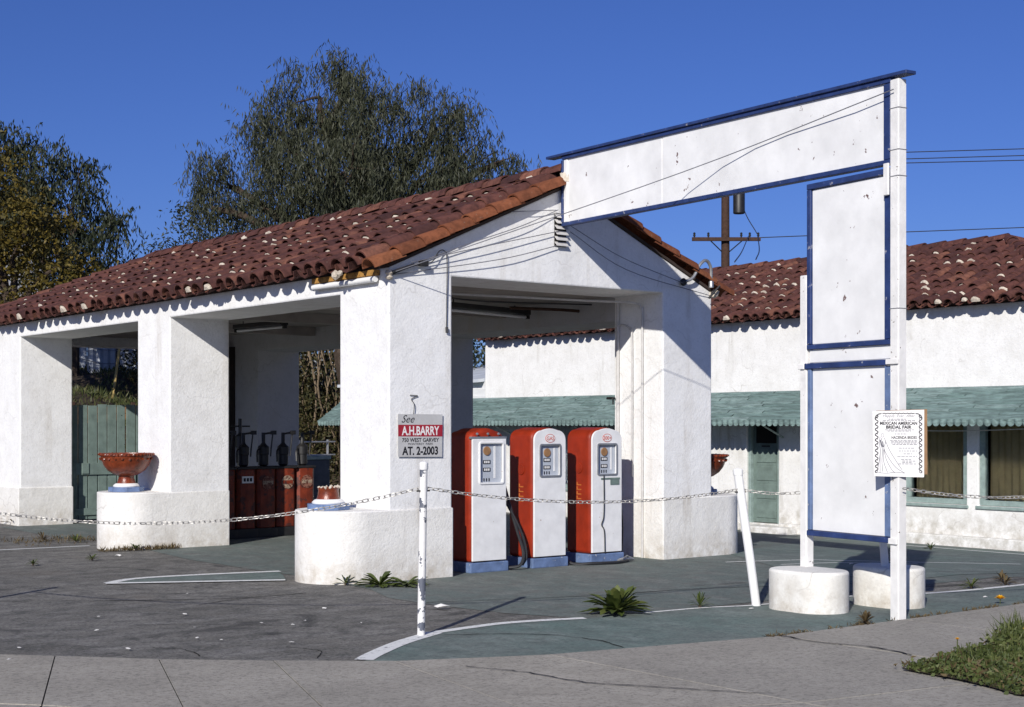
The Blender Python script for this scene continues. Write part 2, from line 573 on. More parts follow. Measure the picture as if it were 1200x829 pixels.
def m_apron(name, teal, grey, wear):
    k = Nd(name)
    big = k.noise(0.6, 5, 0.6)
    st = k.noise(1.0, 6, 0.7, k.scaled((3.4, 1.6, 1)))
    blot = k.noise(4.5, 6, 0.72)
    grit = k.noise(28, 5, 0.82)
    spot = k.noise(10, 6, 0.8)
    c = k.mix(k.ramp(big, [(0.5 - wear, 1.0), (0.78 - wear, 0.0)]), grey, teal)
    c = k.mix(k.ramp(st, [(0.48, 0.0), (0.74, 0.65)]), c, tuple(x * 1.55 for x in grey))
    c = k.mix(k.ramp(blot, [(0.38, 0.6), (0.54, 0.0)]), c, tuple(x * 0.62 for x in grey))
    c = k.mix(k.ramp(spot, [(0.60, 0.0), (0.68, 0.6)]), c, (0.07, 0.072, 0.07))
    c = k.mix(k.ramp(grit, [(0.36, 0.6), (0.52, 0.0)]), c, tuple(x * 0.45 for x in teal))
    c = k.mix(k.ramp(grit, [(0.62, 0.0), (0.70, 0.5)]), c, tuple(x * 2.0 for x in grey))
    k.bump(k.math('ADD', grit, spot), 0.006)
    return k.done(c, 0.85, 0.2)


def m_concrete():
    k = Nd('sidewalk_concrete')
    oi = k.n('ShaderNodeObjectInfo')
    big = k.noise(1.4, 6, 0.62)
    grit = k.noise(30, 5, 0.84)
    spot = k.noise(11, 6, 0.8)
    st = k.noise(1.0, 6, 0.72, k.scaled((6.0, 11.0, 1)))
    c = k.mix(k.ramp(big, [(0.3, 0.0), (0.7, 1.0)]), (0.325, 0.300, 0.252), (0.450, 0.415, 0.352))
    c = k.mix(k.math('MULTIPLY', oi.outputs['Random'], 0.35), c, (0.30, 0.285, 0.256))
    c = k.mix(k.ramp(st, [(0.55, 0.0), (0.74, 0.6)]), c, (0.185, 0.168, 0.146))
    c = k.mix(k.ramp(spot, [(0.60, 0.0), (0.68, 0.6)]), c, (0.17, 0.158, 0.138))
    c = k.mix(k.ramp(grit, [(0.36, 0.75), (0.50, 0.0)]), c, (0.16, 0.15, 0.13))
    c = k.mix(k.ramp(grit, [(0.60, 0.0), (0.68, 0.5)]), c, (0.60, 0.57, 0.52))
    k.bump(k.math('ADD', grit, k.math('MULTIPLY', spot, 0.7)), 0.006)
    return k.done(c, 0.9, 0.2)


def m_line():
    k = Nd('worn_road_paint')
    w = k.noise(26, 5, 0.7)
    c = k.mix(k.ramp(w, [(0.56, 0.0), (0.66, 0.8)]), (0.74, 0.74, 0.71), (0.18, 0.19, 0.19))
    return k.done(c, 0.8, 0.2)


def m_glass():
    k = Nd('window_glass')
    k.b.inputs['Transmission Weight'].default_value = 1.0
    k.b.inputs['IOR'].default_value = 1.05
    return k.done((0.86, 0.90, 0.90), 0.02, 0.5)


def m_awning():
    k = Nd('green_roll_roofing')
    ge = k.n('ShaderNodeNewGeometry')
    st = k.noise(1.0, 6, 0.7, k.scaled((22, 3.0, 22)))
    c = k.ramp(ge.outputs['Random Per Island'], [(0.0, (0.150, 0.225, 0.210)), (0.6, (0.205, 0.290, 0.275)), (1.0, (0.26, 0.345, 0.33))])
    c = k.mix(k.ramp(st, [(0.42, 0.75), (0.6, 0.0)]), c, (0.085, 0.120, 0.115))
    k.bump(st, 0.01)
    return k.done(c, 0.8, 0.2)


M['asphalt'] = m_asphalt()
M['teal'] = m_apron('green_painted_concrete', (0.140, 0.200, 0.180), (0.180, 0.203, 0.188), 0.16)
M['apron'] = m_apron('worn_apron_concrete', (0.146, 0.176, 0.162), (0.198, 0.194, 0.178), -0.02)
M['concrete'] = m_concrete()
M['line'] = m_line()
M['road'] = m_plain('concrete_road', (0.26, 0.25, 0.235), 0.9, 0.2, 0.2, 1.5, 0.004)
M['glass'] = m_glass()
M['awning'] = m_awning()
M['soil'] = m_plain('soil', (0.075, 0.058, 0.042), 0.95, 0.1, 0.3, 9, 0.02)


# ---------------------------------------------------------------- ground
GX0, GX1, GDROP = 5.3, 11.2, 0.297


def gz(x):
    """the lot falls gently towards the shop on the right"""
    return -GDROP * min(1.0, max(0.0, (x - GX0) / (GX1 - GX0)))


def sheet(name, pts, z, mat, parent=None):
    bm = bmesh.new()
    bm.faces.new([bm.verts.new((x, y, 0)) for x, y in pts])
    for gx in (GX0, GX1):
        bmesh.ops.bisect_plane(bm, geom=bm.verts[:] + bm.edges[:] + bm.faces[:], plane_co=(gx, 0, 0), plane_no=(1, 0, 0))
    for v_ in bm.verts:
        v_.co.z = z + gz(v_.co.x)
    bmesh.ops.recalc_face_normals(bm, faces=bm.faces[:])
    if sum(f.normal.z for f in bm.faces) < 0:
        bmesh.ops.reverse_faces(bm, faces=bm.faces[:])
    me = bpy.data.meshes.new(name)
    bm.to_mesh(me)
    bm.free()
    me.materials.append(mat)
    return link(name, me, parent)


g = sheet('ground', [(-400, -400), (400, -400), (400, 400), (-400, 400)], 0.0, M['asphalt'])
tag(g, kind='structure')

apron = sheet('forecourt', [(-0.31, -3.52), (11.5, -3.9), (11.5, 10.7), (-0.35, 10.7), (-0.45, 8.0), (-0.1, 6.6), (-0.35, 5.0), (-0.52, 3.6),
                            (-0.50, 2.3), (-0.42, 0.6), (-0.55, -0.5), (-0.80, -1.2), (-0.78, -2.0), (-0.62, -2.8)], 0.004, M['apron'])
tag(apron, kind='structure')
inner = [(-3.06, -4.28), (-2.79, -4.02), (-2.34, -3.69), (-1.83, -3.41), (-1.40, -3.34), (-1.07, -3.32), (-0.70, -3.39), (-0.34, -3.50),
         (0.39, -3.57), (0.94, -3.63), (1.42, -3.78), (2.1, -3.84), (2.73, -3.89), (3.41, -4.17), (4.44, -4.32), (9.5, -4.4)]
outer = [(-3.06, -4.28), (-2.65, -4.55), (-1.88, -4.84), (-1.09, -5.06), (-0.56, -5.20), (0.10, -5.24), (1.53, -5.25), (2.86, -5.24), (9.5, -5.30)]
strip = sheet('painted_strip', inner[::-1] + outer[1:], 0.008, M['teal'])
tag(strip, kind='structure')
tealb = sheet('painted_apron', [(4.1, -3.3), (11.4, -3.3), (11.4, 3.4), (5.3, 0.2), (4.4, -1.4)], 0.008, M['teal'])
tag(tealb, kind='structure')


def ribbon(name, pts, w, z, mat, parent, jag=0.0):
    P = [Vector((x, y, 0)) for x, y in pts]
    W = w if hasattr(w, '__len__') else [w] * len(P)
    vs = []
    for i, p in enumerate(P):
        d = (P[min(i + 1, len(P) - 1)] - P[max(i - 1, 0)]).normalized()
        s = Vector((-d.y, d.x, 0))
        j = random.uniform(-jag, jag)
        vs += [(p.x + s.x * (W[i] / 2 + j), p.y + s.y * (W[i] / 2 + j), z + gz(p.x)), (p.x - s.x * (W[i] / 2 - j), p.y - s.y * (W[i] / 2 - j), z + gz(p.x))]
    fs = [(2 * i, 2 * i + 1, 2 * i + 3, 2 * i + 2) for i in range(len(P) - 1)]
    return MB().add(vs, fs).build(name, mat, parent)


def dense(pts, n=5):
    return [(p.x, p.y) for p in smooth_path([(x, y, 0) for x, y in pts], n)]


ribbon('painted_line', dense([(-3.00, -4.20), (-2.79, -4.02), (-2.34, -3.69), (-1.83, -3.41)]), 0.14, 0.012, M['line'], strip)
ribbon('painted_line', dense([(-1.82, -3.405), (-1.40, -3.345), (-1.07, -3.32), (-0.70, -3.39), (-0.34, -3.50)]), 0.10, 0.0122, M['line'], strip)
ribbon('painted_line', dense([(0.30, -3.56), (0.94, -3.63), (1.42, -3.78), (2.1, -3.84), (2.73, -3.89)]), 0.05, 0.012, M['line'], strip)
ribbon('painted_line', dense([(2.75, -3.90), (3.41, -4.17), (4.44, -4.32), (7.0, -4.38)]), 0.08, 0.012, M['line'], strip)
ribbon('painted_line', dense([(4.3, -0.75), (5.36, -1.15), (6.5, -1.62), (8.2, -2.2)]), 0.05, 0.012, M['line'], tealb)
ribbon('painted_line', dense([(4.6, -1.35), (5.3, -1.6), (6.4, -1.95)]), 0.04, 0.012, M['line'], tealb)
ribbon('painted_line', [(10.8, -3.2), (10.8, 1.9)], 0.06, 0.012, M['line'], tealb)
arrow = sheet('painted_arrow', [(-2.38, 1.62), (-0.78, 0.78), (-0.55, 1.25), (-0.42, 1.62), (-1.2, 1.80), (-1.9, 1.86)], 0.008, M['teal'])
tag(arrow, kind='structure')
ribbon('painted_line', [(-2.42, 1.62), (-0.80, 0.76)], 0.115, 0.012, M['line'], arrow)
ribbon('painted_line', dense([(-2.40, 1.62), (-1.96, 1.87), (-1.2, 1.80), (-0.39, 1.60)]), 0.12, 0.0122, M['line'], arrow)
ribbon('painted_line', [(-1.85, 6.41), (-0.66, 6.33)], 0.09, 0.004, M['line'], g)
ribbon('painted_line', [(-2.6, 6.48), (-1.85, 6.41)], 0.05, 0.0042, M['line'], g)


def crack(pts, w, z, parent):
    P = dense(pts, 7)
    P = [(x + random.uniform(-.012, .012), y + random.uniform(-.012, .012)) for x, y in P]
    return ribbon('crack', P, [random.uniform(0.4, 1.2) * w for _ in P], z, M['hole'], parent)


crack([(-4.6, 1.4), (-3.6, 0.7), (-2.6, 0.0), (-1.8, -0.35), (-1.2, -0.35)], 0.020, 0.004, g)
crack([(-5.5, -1.2), (-4.4, -1.0), (-3.3, -1.6), (-2.5, -2.3)], 0.010, 0.004, g)
crack([(-3.9, -2.7), (-3.75, -2.95), (-3.8, -3.3)], 0.016, 0.004, g)
crack([(-3.1, -3.3), (-3.0, -3.6), (-3.2, -3.9)], 0.014, 0.004, g)
crack([(-2.5, -0.6), (-1.9, -0.4), (-1.45, -0.75)], 0.016, 0.0044, g)
crack([(-0.75, -1.75), (0.8, -2.3), (2.2, -2.55), (3.6, -3.2), (4.2, -3.25)], 0.018, 0.009, apron)
crack([(2.2, -2.3), (4.2, -2.75), (6.5, -3.1), (8.0, -3.0)], 0.016, 0.013, apron)
crack([(-1.85, -3.55), (-1.3, -3.95), (-1.1, -4.5), (-1.2, -4.9)], 0.016, 0.013, strip)
crack([(2.9, -3.6), (3.9, -3.85), (5.2, -4.0), (7.0, -3.9)], 0.030, 0.0132, strip)

# sidewalk: slabs with open joints
walk = thing('sidewalk', None, None)
del_keys = [k for k in walk.keys() if k in ('label', 'category')]
tag(walk, kind='structure')
edge = [(-9.2, 1.75), (-8.4, 0.95), (-7.3, -0.10), (-6.5, -0.88), (-5.75, -1.60), (-5.16, -2.20), (-4.64, -2.75), (-4.13, -3.34), (-3.54, -3.89), (-2.90, -4.42), (-1.88, -4.86),
        (0.10, -5.265), (1.62, -5.275), (3.3, -5.275), (4.9, -5.30), (6.5, -5.33), (8.1, -5.36), (9.7, -5.40)]
fan = [(-11.7, -0.7), (-10.6, -1.6), (-9.4, -2.8), (-8.2, -3.8), (-7.2, -4.5), (-6.4, -4.9), (-5.85, -5.55), (-5.28, -6.40), (-4.66, -6.96), (-3.55, -7.80), (-1.86, -8.60),
       (0.13, -8.90), (1.62, -8.95), (3.3, -8.95), (4.9, -8.97), (6.5, -9.0), (8.1, -9.03), (9.7, -9.05)]
for i in range(len(edge) - 1):
    a, b, c, d = (Vector((*p, 0)) for p in (edge[i], edge[i + 1], fan[i + 1], fan[i]))
    for lo, hi in ((0.0, 0.62), (0.62, 1.0)):
        q = [a.lerp(d, lo), b.lerp(c, lo), b.lerp(c, hi), a.lerp(d, hi)]
        ctr = sum(q, Vector()) / 4
        gap = 0.008
        q = [p + (ctr - p).normalized() * gap * 1.4 for p in q]
        z = 0.022 + random.uniform(-0.0012, 0.0012)
        mb = MB()
        pts = [(p.x - ctr.x, p.y - ctr.y) for p in q]
        mb.prism(pts[::-1] if (Vector(pts[1]) - Vector(pts[0])).cross(Vector(pts[2]) - Vector(pts[1])) < 0 else pts, (-0.06, z))
        mb.v = [(x, y, zz + gz(x + ctr.x)) for x, y, zz in mb.v]
        o = mb.build('slab', M['concrete'], walk)
        o.location = (ctr.x, ctr.y, 0)
bed = sheet('joint_bed', edge + fan[::-1], 0.016, M['hole'], walk)
crack([(-2.67, -4.94), (-2.5, -5.4), (-2.44, -5.9), (-2.2, -6.3), (-2.01, -6.62), (-1.8, -6.9)], 0.016, 0.030, walk)
crack([(0.10, -5.26), (0.05, -5.7), (0.16, -6.1), (0.08, -6.5)], 0.022, 0.030, walk)
street = sheet('street', [(-40, -40), (60, -40), (60, -9.2), (9.7, -9.10), (-1.86, -8.68), (-4.7, -7.06), (-6.45, -5.0), (-11.7, -0.8), (-40, 20)], 0.004, M['road'])
tag(street, kind='structure')

# hillside behind the lot
hx = np.linspace(-60, 90, 61)
hy = np.concatenate([np.linspace(14.2, 30, 24), np.linspace(32, 140, 26)])


def hill_z(x, y):
    z = np.interp(y, [14.2, 15.0, 17.0, 19.7, 25.4, 40, 140], [-0.1, 0.15, 1.25, 2.1, 3.05, 4.3, 5.0])
    k = np.clip((26 - x) / 12, 0, 1) if x > 14 else 1.0
    m = min(1.0, max(0.0, (x - 6.8) / 2.2)) * min(1.0, max(0.0, (23.5 - y) / 2.5))      # level yard beside the shop
    z = z * (1 - m) - 0.6 * m
    return z * k + 0.13 * math.sin(x * 1.3 + y * 0.7) * min(1, max(0, y - 15) / 3) + 0.08 * math.sin(x * 3.1 - y * 2.2) * min(1, max(0, y - 15) / 3)


mb = MB()
vs = [(x, y, float(hill_z(x, y))) for y in hy for x in hx]
nx = len(hx)
fs = [(j * nx + i, j * nx + i + 1, (j + 1) * nx + i + 1, (j + 1) * nx + i) for j in range(len(hy) - 1) for i in range(nx - 1)]
hill = mb.add(vs, fs).build('hillside', M['soil'], smooth=True)
tag(hill, kind='structure')
nb = 42000
bx = np.where(rng.random(nb) < 0.5, rng.uniform(-24, 14, nb), rng.uniform(-2, 14, nb))
by = 15.2 + 14 * rng.random(nb) ** 1.3
bz = np.array([hill_z(x, y) for x, y in zip(bx, by)])
dr = rng.normal(size=(nb, 3)) * 0.45
dr[:, 2] = np.abs(dr[:, 2]) + 0.6
gr = quads_obj('hill_grass', leaf_mesh(np.c_[bx, by, bz - 0.02], dr, rng.uniform(0.06, 0.24, nb), rng.uniform(0.015, 0.04, nb)), M['hill_grass'])
tag(gr, 'scrubby grass and weeds growing over the hillside behind the station', 'grass', kind='stuff')

# ---------------------------------------------------------------- the station
W, LEN, TH = 4.843, 13.6, 0.877
FA, FB = 0.818, 3.995
EZ, AZ, SL = 3.302, 4.372, 0.442
st = thing('filling_station', 'white stucco filling station with red barrel tile roof and thick square piers', 'building')

# front wall with gable
mb = MB()
out = [(0, -0.05), (FA, -0.05), (FA, 3.251), (FB, 3.251), (FB, -0.05), (W, -0.05), (W, EZ), (W / 2, AZ), (0, EZ)]
mb.prism(out, (-TH, 0.0), frame((0, 0, 0), (1, 0, 0), (0, 0, 1), (0, -1, 0)))
mb.build('gable_wall', M['stucco'], st, bevel=0.018)
# side walls: piers and beam in one shell
E3 = 0.003
mb = gridsolid([E3, FA - E3, TH], [0.45, 0.976, 5.242, 6.259, 10.792, LEN], [-0.05, 3.073, 3.31],
               lambda x, y, z: (z > 3.073 and (x < FA - E3 or y > 0.976)) or (y < 0.976 and x < FA - E3) or (5.242 < y < 6.259) or (y > 10.792))
mb.build('side_wall', M['stucco'], st, bevel=0.018)
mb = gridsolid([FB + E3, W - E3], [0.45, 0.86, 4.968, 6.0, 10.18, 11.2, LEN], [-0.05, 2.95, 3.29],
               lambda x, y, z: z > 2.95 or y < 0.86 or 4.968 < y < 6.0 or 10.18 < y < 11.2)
mb.build('rear_wall', M['inner_shade'], st, bevel=0.018)
MB().box(TH - 0.002, FB + 0.002, LEN - 0.5, LEN, 3.09, 3.285).build('end_beam', M['stucco'], st)
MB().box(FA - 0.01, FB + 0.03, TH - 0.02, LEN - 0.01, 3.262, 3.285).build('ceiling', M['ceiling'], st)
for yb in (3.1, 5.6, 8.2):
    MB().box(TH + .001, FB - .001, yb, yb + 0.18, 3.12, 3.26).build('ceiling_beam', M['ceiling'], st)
# plinths / planters at the piers (rounded ends)


def planter(name, pts_rect, side, cx, cy, r, h):
    """stadium with a round end pointing to -X (side=-1) or +X (side=1)"""
    n = 18
    x_far = pts_rect
    if side < 0:
        arc = [(cx + r * math.cos(a), cy + r * math.sin(a)) for a in np.linspace(PI / 2, 1.5 * PI, n)]
        pts = [(x_far, cy + r)] + arc + [(x_far, cy - r)]
    else:
        arc = [(cx + r * math.cos(a), cy + r * math.sin(a)) for a in np.linspace(-PI / 2, PI / 2, n)]
        pts = [(x_far, cy - r)] + arc + [(x_far, cy + r)]
    return MB().prism(pts, (-0.05, h)).build('planter', M['stucco_base'], st, smooth=True, bevel=0.014)


PA = planter('planter', FA + 0.006, -1, -0.27, 0.480, 0.502, 0.752)
PB = planter('planter', TH + 0.006, -1, -0.24, 5.750, 0.515, 0.752)
PR = planter('planter', FB - 0.006, 1, W + 0.28, 0.437, 0.450, 0.752)
MB().box(-0.03, TH + 0.012, 10.775, LEN + 0.01, -0.05, 0.62).build('plinth', M['stucco_base'], st, bevel=0.012)

# louvre vent in the gable
v = MB().box(2.265, 2.435, -0.012, 0.02, 3.69, 4.07).build('vent', M['darkroom'], st)
for i in range(6):
    z = 3.70 + i * 0.064
    MB().add([(2.262, -0.055, z), (2.438, -0.055, z), (2.438, -0.010, z + 0.045), (2.262, -0.010, z + 0.045),
              (2.262, -0.055, z - 0.008), (2.438, -0.055, z - 0.008), (2.438, -0.010, z + 0.037), (2.262, -0.010, z + 0.037)],
             [(0, 1, 2, 3), (7, 6, 5, 4), (0, 4, 5, 1), (1, 5, 6, 2), (3, 2, 6, 7), (0, 3, 7, 4)]).build('louvre', M['conduit'], v)
# yellow eave board and white gutter by the front corner
MB().box(-0.075, -0.006, 0.16, 1.45, 3.225, 3.285).build('eave_board', M['yellow_wood'], st, bevel=0.004)
MB().tube([(-0.055, 0.17, 3.185), (-0.055, 1.44, 3.185)], 0.033, 10).build('eave_pipe', M['white_paint'], st, smooth=True)


# ---- tiled roofs
def barrel_geo(L, r0, r1, th, n=6, lift=0.0, arch=PI):
    vs, fs = [], []
    a0 = (PI - arch) / 2
    for y, r, dz in ((0, r0, lift), (L, r1, 0.0)):
        for rr in (r, r - th):
            for k in range(n + 1):
                a = a0 + arch * k / n
                vs.append((-rr * math.cos(a), y, rr * math.sin(a) * 0.92 + dz))
    m = n + 1
    for k in range(n):
        fs.append((k, k + 1, 2 * m + k + 1, 2 * m + k))              # outer
        fs.append((m + k + 1, m + k, 3 * m + k, 3 * m + k + 1))      # inner
        fs.append((k + 1, k, m + k, m + k + 1))                      # low end
    fs.append((0, 2 * m, 3 * m, m))
    fs.append((n, m + n, 3 * m + n, 2 * m + n))
    return vs, fs


def tile_mesh(name, *a, mat='tile', **kw):
    vs, fs = barrel_geo(*a, **kw)
    return MB().add(vs, fs).mesh(name, M[mat], True)


def transform_add(mb, vs, fs, Mx):
    mb.add([Mx @ Vector(p) for p in vs], fs)


def jitter(Mx, a=0.02, p=0.008):
    return Mx @ Matrix.Translation((random.uniform(-p, p), random.uniform(-p * 2, p * 2), random.uniform(0, p * .6))) @ \
        Matrix.Rotation(random.uniform(-a, a), 4, 'Z') @ Matrix.Rotation(random.uniform(-a, a), 4, 'X')


class TiledSlope:
    """origin: eave start; u along the eave, v up the slope; n outward normal"""
    def __init__(s, o, u, v, pitch, expo, r0, r1, L):
        s.o, s.u, s.v = Vector(o), Vector(u).normalized(), Vector(v).normalized()
        s.n = s.u.cross(s.v).normalized()
        if s.n.z < 0:
            s.u = -s.u
            s.n = s.u.cross(s.v).normalized()
        s.pitch, s.expo, s.r0, s.r1, s.L = pitch, expo, r0, r1, L

    def M(s, du, dv, dn=0.0):
        return frame(s.o + s.u0 * du + s.v * dv + s.n * dn, s.u, s.v, s.n)


CAMP = Vector(cam.location)


def lay(slope, u_axis, length, run_at, roof, mesh, budget, mortar_p, pans, rest, mort):
    """returns list of candidate tiles; individual objects are linked for the `budget` nearest"""
    slope.u0 = Vector(u_axis).normalized()
    items = []
    ncol = int(length / slope.pitch)
    vs_pan, fs_pan = barrel_geo(slope.L, slope.r1 * 1.05, slope.r0 * 1.05, 0.014, 4, 0.0)
    vs_t, fs_t = barrel_geo(slope.L, slope.r0, slope.r1, 0.016, 6, 0.03)
    flip = Matrix.Rotation(PI, 4, 'Y')
    for c in range(ncol):
        du = (c + 0.5) * slope.pitch
        rmax = run_at(du)
        for r in range(int(math.floor(rmax / slope.expo + 0.35))):
            dv = r * slope.expo
            off = random.uniform(-0.025, 0.022)
            items.append((jitter(slope.M(du, dv + off, 0.055), 0.042, 0.013), r))
        rp = run_at(du + slope.pitch / 2)
        for r in range(int(math.floor(rp / slope.expo + 0.2))):
            transform_add(pans, vs_pan, fs_pan, jitter(slope.M(du + slope.pitch / 2, r * slope.expo + 0.02, slope.r0 * 0.9 + 0.012)) @ flip)
    items.sort(key=lambda m: (m[0].translation - CAMP).length)
    for i, (Mx, row) in enumerate(items):
        if i < budget:
            o = link('tile', mesh, roof)
            o.matrix_local = Mx
        else:
            transform_add(rest, vs_t, fs_t, Mx)
        if random.random() < (mortar_p if row else mortar_p * 0.3):
            r = slope.r0 * random.uniform(0.52, 0.92)
            k = random.uniform(0.006, 0.03)
            wv = []
            nseg = 7
            for q in range(nseg + 1):
                a = PI * q / nseg
                j = random.uniform(0.86, 1.08)
                wv.append((-r * j * math.cos(a), -0.004, r * j * math.sin(a) * 0.92 + 0.028))
            for q in range(nseg + 1):
                a = PI * q / nseg
                j = random.uniform(0.5, 0.75)
                wv.append((-r * j * math.cos(a), -k, r * j * math.sin(a) * 0.92 + 0.028))
            wv += [(p[0], 0.05, p[2] * 0.9) for p in wv[:nseg + 1]]
            n1 = nseg + 1
            ff = [(q, q + 1, n1 + q + 1, n1 + q) for q in range(nseg)] + [(2 * n1 + q, 2 * n1 + q + 1, q + 1, q) for q in range(nseg)]
            ff.append(tuple(range(2 * n1 - 1, n1 - 1, -1)))
            mort.add([Mx @ Vector(p) for p in wv], ff)


def barrel_run(a, b, r0, r1, expo, parent, name, mat, roll_up=(0, 0, 1), mort=None, lump=0.0):
    a, b = Vector(a), Vector(b)
    d = b - a
    n = max(1, int(round(d.length / expo)))
    ex = d.length / n
    v = d.normalized()
    u = v.cross(Vector(roll_up)).normalized()
    nn = u.cross(v).normalized()
    me = tile_mesh(name, ex * 1.22, r0, r1, 0.018, 8, 0.022, mat=mat)
    for i in range(n):
        o = link(name, me, parent)
        o.matrix_local = jitter(frame(a + v * ex * i, u, v, nn), 0.018, 0.006)
        if mort is not None and random.random() < lump:
            c = a + v * ex * (i + random.random()) - nn * 0.02 + u * random.choice((-1, 1)) * r0 * 0.95
            blob(mort, c, random.uniform(0.03, 0.07))


def blob(mb, c, r):
    bm = bmesh.new()
    bmesh.ops.create_icosphere(bm, subdivisions=1, radius=r)
    for p in bm.verts:
        p.co *= random.uniform(0.7, 1.25)
    idx = {p: i for i, p in enumerate(bm.verts)}
    mb.add([tuple(p.co + Vector(c)) for p in bm.verts], [tuple(idx[p] for p in f.verts) for f in bm.faces])
    bm.free()


# station roof
OV = 0.16
sl = math.hypot(1, SL)
vL, vR = Vector((1, 0, SL)) / sl, Vector((-1, 0, SL)) / sl
ex0, ez0 = -OV, EZ - SL * OV
run_full = (W / 2 + OV) * sl
Y0R, Y1R = -0.02, LEN + OV
half = W / 2 + OV
ridge_end = Y1R - half
RZ = ez0 + SL * half
mb = MB()
dx_ = 0.015
dz_ = ez0 + SL * (OV - dx_)
dk = [(-dx_, Y0R, dz_), (W / 2, Y0R, RZ), (W / 2, ridge_end, RZ), (-dx_, LEN + dx_, dz_), (W + dx_, Y0R, dz_), (W + dx_, LEN + dx_, dz_)]
dk2 = [(x, y, z + 0.035) for x, y, z in dk]
mb.add(dk + dk2, [(0, 3, 2, 1), (1, 2, 5, 4), (3, 5, 2), (6, 7, 8, 9), (7, 10, 11, 8), (9, 8, 11), (0, 1, 7, 6), (1, 4, 10, 7), (0, 6, 9, 3), (3, 9, 11, 5), (5, 11, 10, 4)])
roof = mb.build('roof', M['deck'], st)
big = tile_mesh('tile', 0.46, 0.128, 0.108, 0.016, 6, 0.03)
pans, rest, mort = MB(), MB(), MB()


def run_main(du):
    y = Y0R + 0.22 + du
    return run_full if y <= ridge_end else max(0, (Y1R - y) * sl)


S1 = TiledSlope((ex0 - 0.05, Y0R + 0.22, ez0 - 0.022 + 0.03), (0, -1, 0), vL, 0.296, 0.352, 0.128, 0.108, 0.46)
lay(S1, (0, 1, 0), Y1R - Y0R - 0.22, run_main, roof, big, 270, 0.62, pans, rest, mort)
S2 = TiledSlope((W + OV + 0.05, Y0R + 0.22, ez0 - 0.022 + 0.03), (0, 1, 0), vR, 0.296, 0.352, 0.128, 0.108, 0.46)
lay(S2, (0, 1, 0), Y1R - Y0R - 0.22, run_main, roof, big, 0, 0.2, pans, rest, mort)
S3 = TiledSlope((ex0, Y1R + 0.05, ez0 + 0.01), (1, 0, 0), Vector((0, -1, SL)), 0.296, 0.352, 0.128, 0.108, 0.46)
lay(S3, (1, 0, 0), W + 2 * OV, lambda du: min(du, W + 2 * OV - du) * sl, roof, big, 0, 0.1, pans, rest, mort)
tag(pans.build('pan_tiles', M['tile'], roof, True), kind='stuff')
tag(rest.build('tiles_beyond', M['tile'], roof, True), kind='stuff')
# rake tiles down both verges of the gable
barrel_run((ex0 - 0.08, -0.02, ez0 - 0.035 + 0.055), (W / 2 - 0.12, -0.02, RZ - SL * 0.12 + 0.055), 0.125, 0.108, 0.36, roof, 'rake_tile', 'rake')
barrel_run((W + OV + 0.10, -0.02, ez0 - 0.045 + 0.055), (W / 2 + 0.12, -0.02, RZ - SL * 0.12 + 0.055), 0.125, 0.108, 0.36, roof, 'rake_tile', 'rake')
barrel_run((ex0 - 0.06, 0.19, ez0 - 0.02 + 0.13), (W / 2 - 0.1, 0.19, RZ - SL * 0.1 + 0.13), 0.125, 0.105, 0.36, roof, 'verge_tile', 'tile')
barrel_run((W + OV + 0.06, 0.19, ez0 - 0.02 + 0.13), (W / 2 + 0.1, 0.19, RZ - SL * 0.1 + 0.13), 0.125, 0.105, 0.36, roof, 'verge_tile', 'tile')
barrel_run((W / 2, -0.06, RZ + 0.155), (W / 2, ridge_end, RZ + 0.155), 0.125, 0.11, 0.38, roof, 'ridge_tile', 'tile', mort=mort, lump=0.75)
barrel_run((ex0 - 0.02, Y1R + 0.02, ez0 + 0.10), (W / 2, ridge_end, RZ + 0.13), 0.12, 0.105, 0.36, roof, 'hip_tile', 'tile', mort=mort, lump=0.4)
barrel_run((W + OV + 0.02, Y1R + 0.02, ez0 + 0.10), (W / 2, ridge_end, RZ + 0.13), 0.12, 0.105, 0.36, roof, 'hip_tile', 'tile')
blob(mort, (W / 2 - 0.02, -0.10, RZ + 0.10), 0.10)
blob(mort, (W / 2 + 0.03, -0.11, RZ - 0.02), 0.09)
blob(mort, (ex0 - 0.05, 0.72, ez0 + 0.03), 0.055)
blob(mort, (ex0 - 0.07, 0.60, ez0 + 0.04), 0.04)
blob(mort, (W + 0.03, -0.02, EZ - 0.02), 0.07)
tag(mort.build('mortar', M['mortar'], roof), kind='stuff')

# ceiling lamps (unlit tubes), conduits


def strip_lamp(p, q, label):
    p, q = Vector(p), Vector(q)
    t = thing('strip_lamp', label, 'lamp', ((p + q) / 2), math.atan2(q.y - p.y, q.x - p.x), 'unlit strip lamps on the canopy ceiling')
    h = (q - p).length / 2
    MB().box(-h, h, -0.07, 0.07, 0.015, 0.085).build('housing', M['iron'], t, bevel=0.01)
    MB().tube([(-h + .04, 0, -0.012), (h - .04, 0, -0.012)], 0.020, 10).build('tube', M['enamel'], t, smooth=True)
    for s in (-1, 1):
        MB().box(s * h - 0.02, s * h + 0.02, -0.03, 0.03, -0.035, 0.02).build('tube_holder', M['iron'], t)
        MB().tube([(s * h * .7, 0, 0.085), (s * h * .7, 0, 0.13)], 0.008, 6).build('hanger', M['iron'], t)


strip_lamp((2.1, 2.02, 3.10), (3.85, 2.45, 3.10), 'dark unlit strip lamp under the ceiling above the fuel pumps')
strip_lamp((2.17, 7.5, 3.10), (2.25, 6.15, 3.10), 'dark unlit strip lamp under the ceiling above the red oil cabinets')


def pipe(name, pts, r, mat, label, cat='pipe', group=None, k=5):
    o = MB().tube(smooth_path(pts, k) if k > 1 else pts, r, 8).build(name, mat, smooth=True)
    return tag(o, label, cat, group)


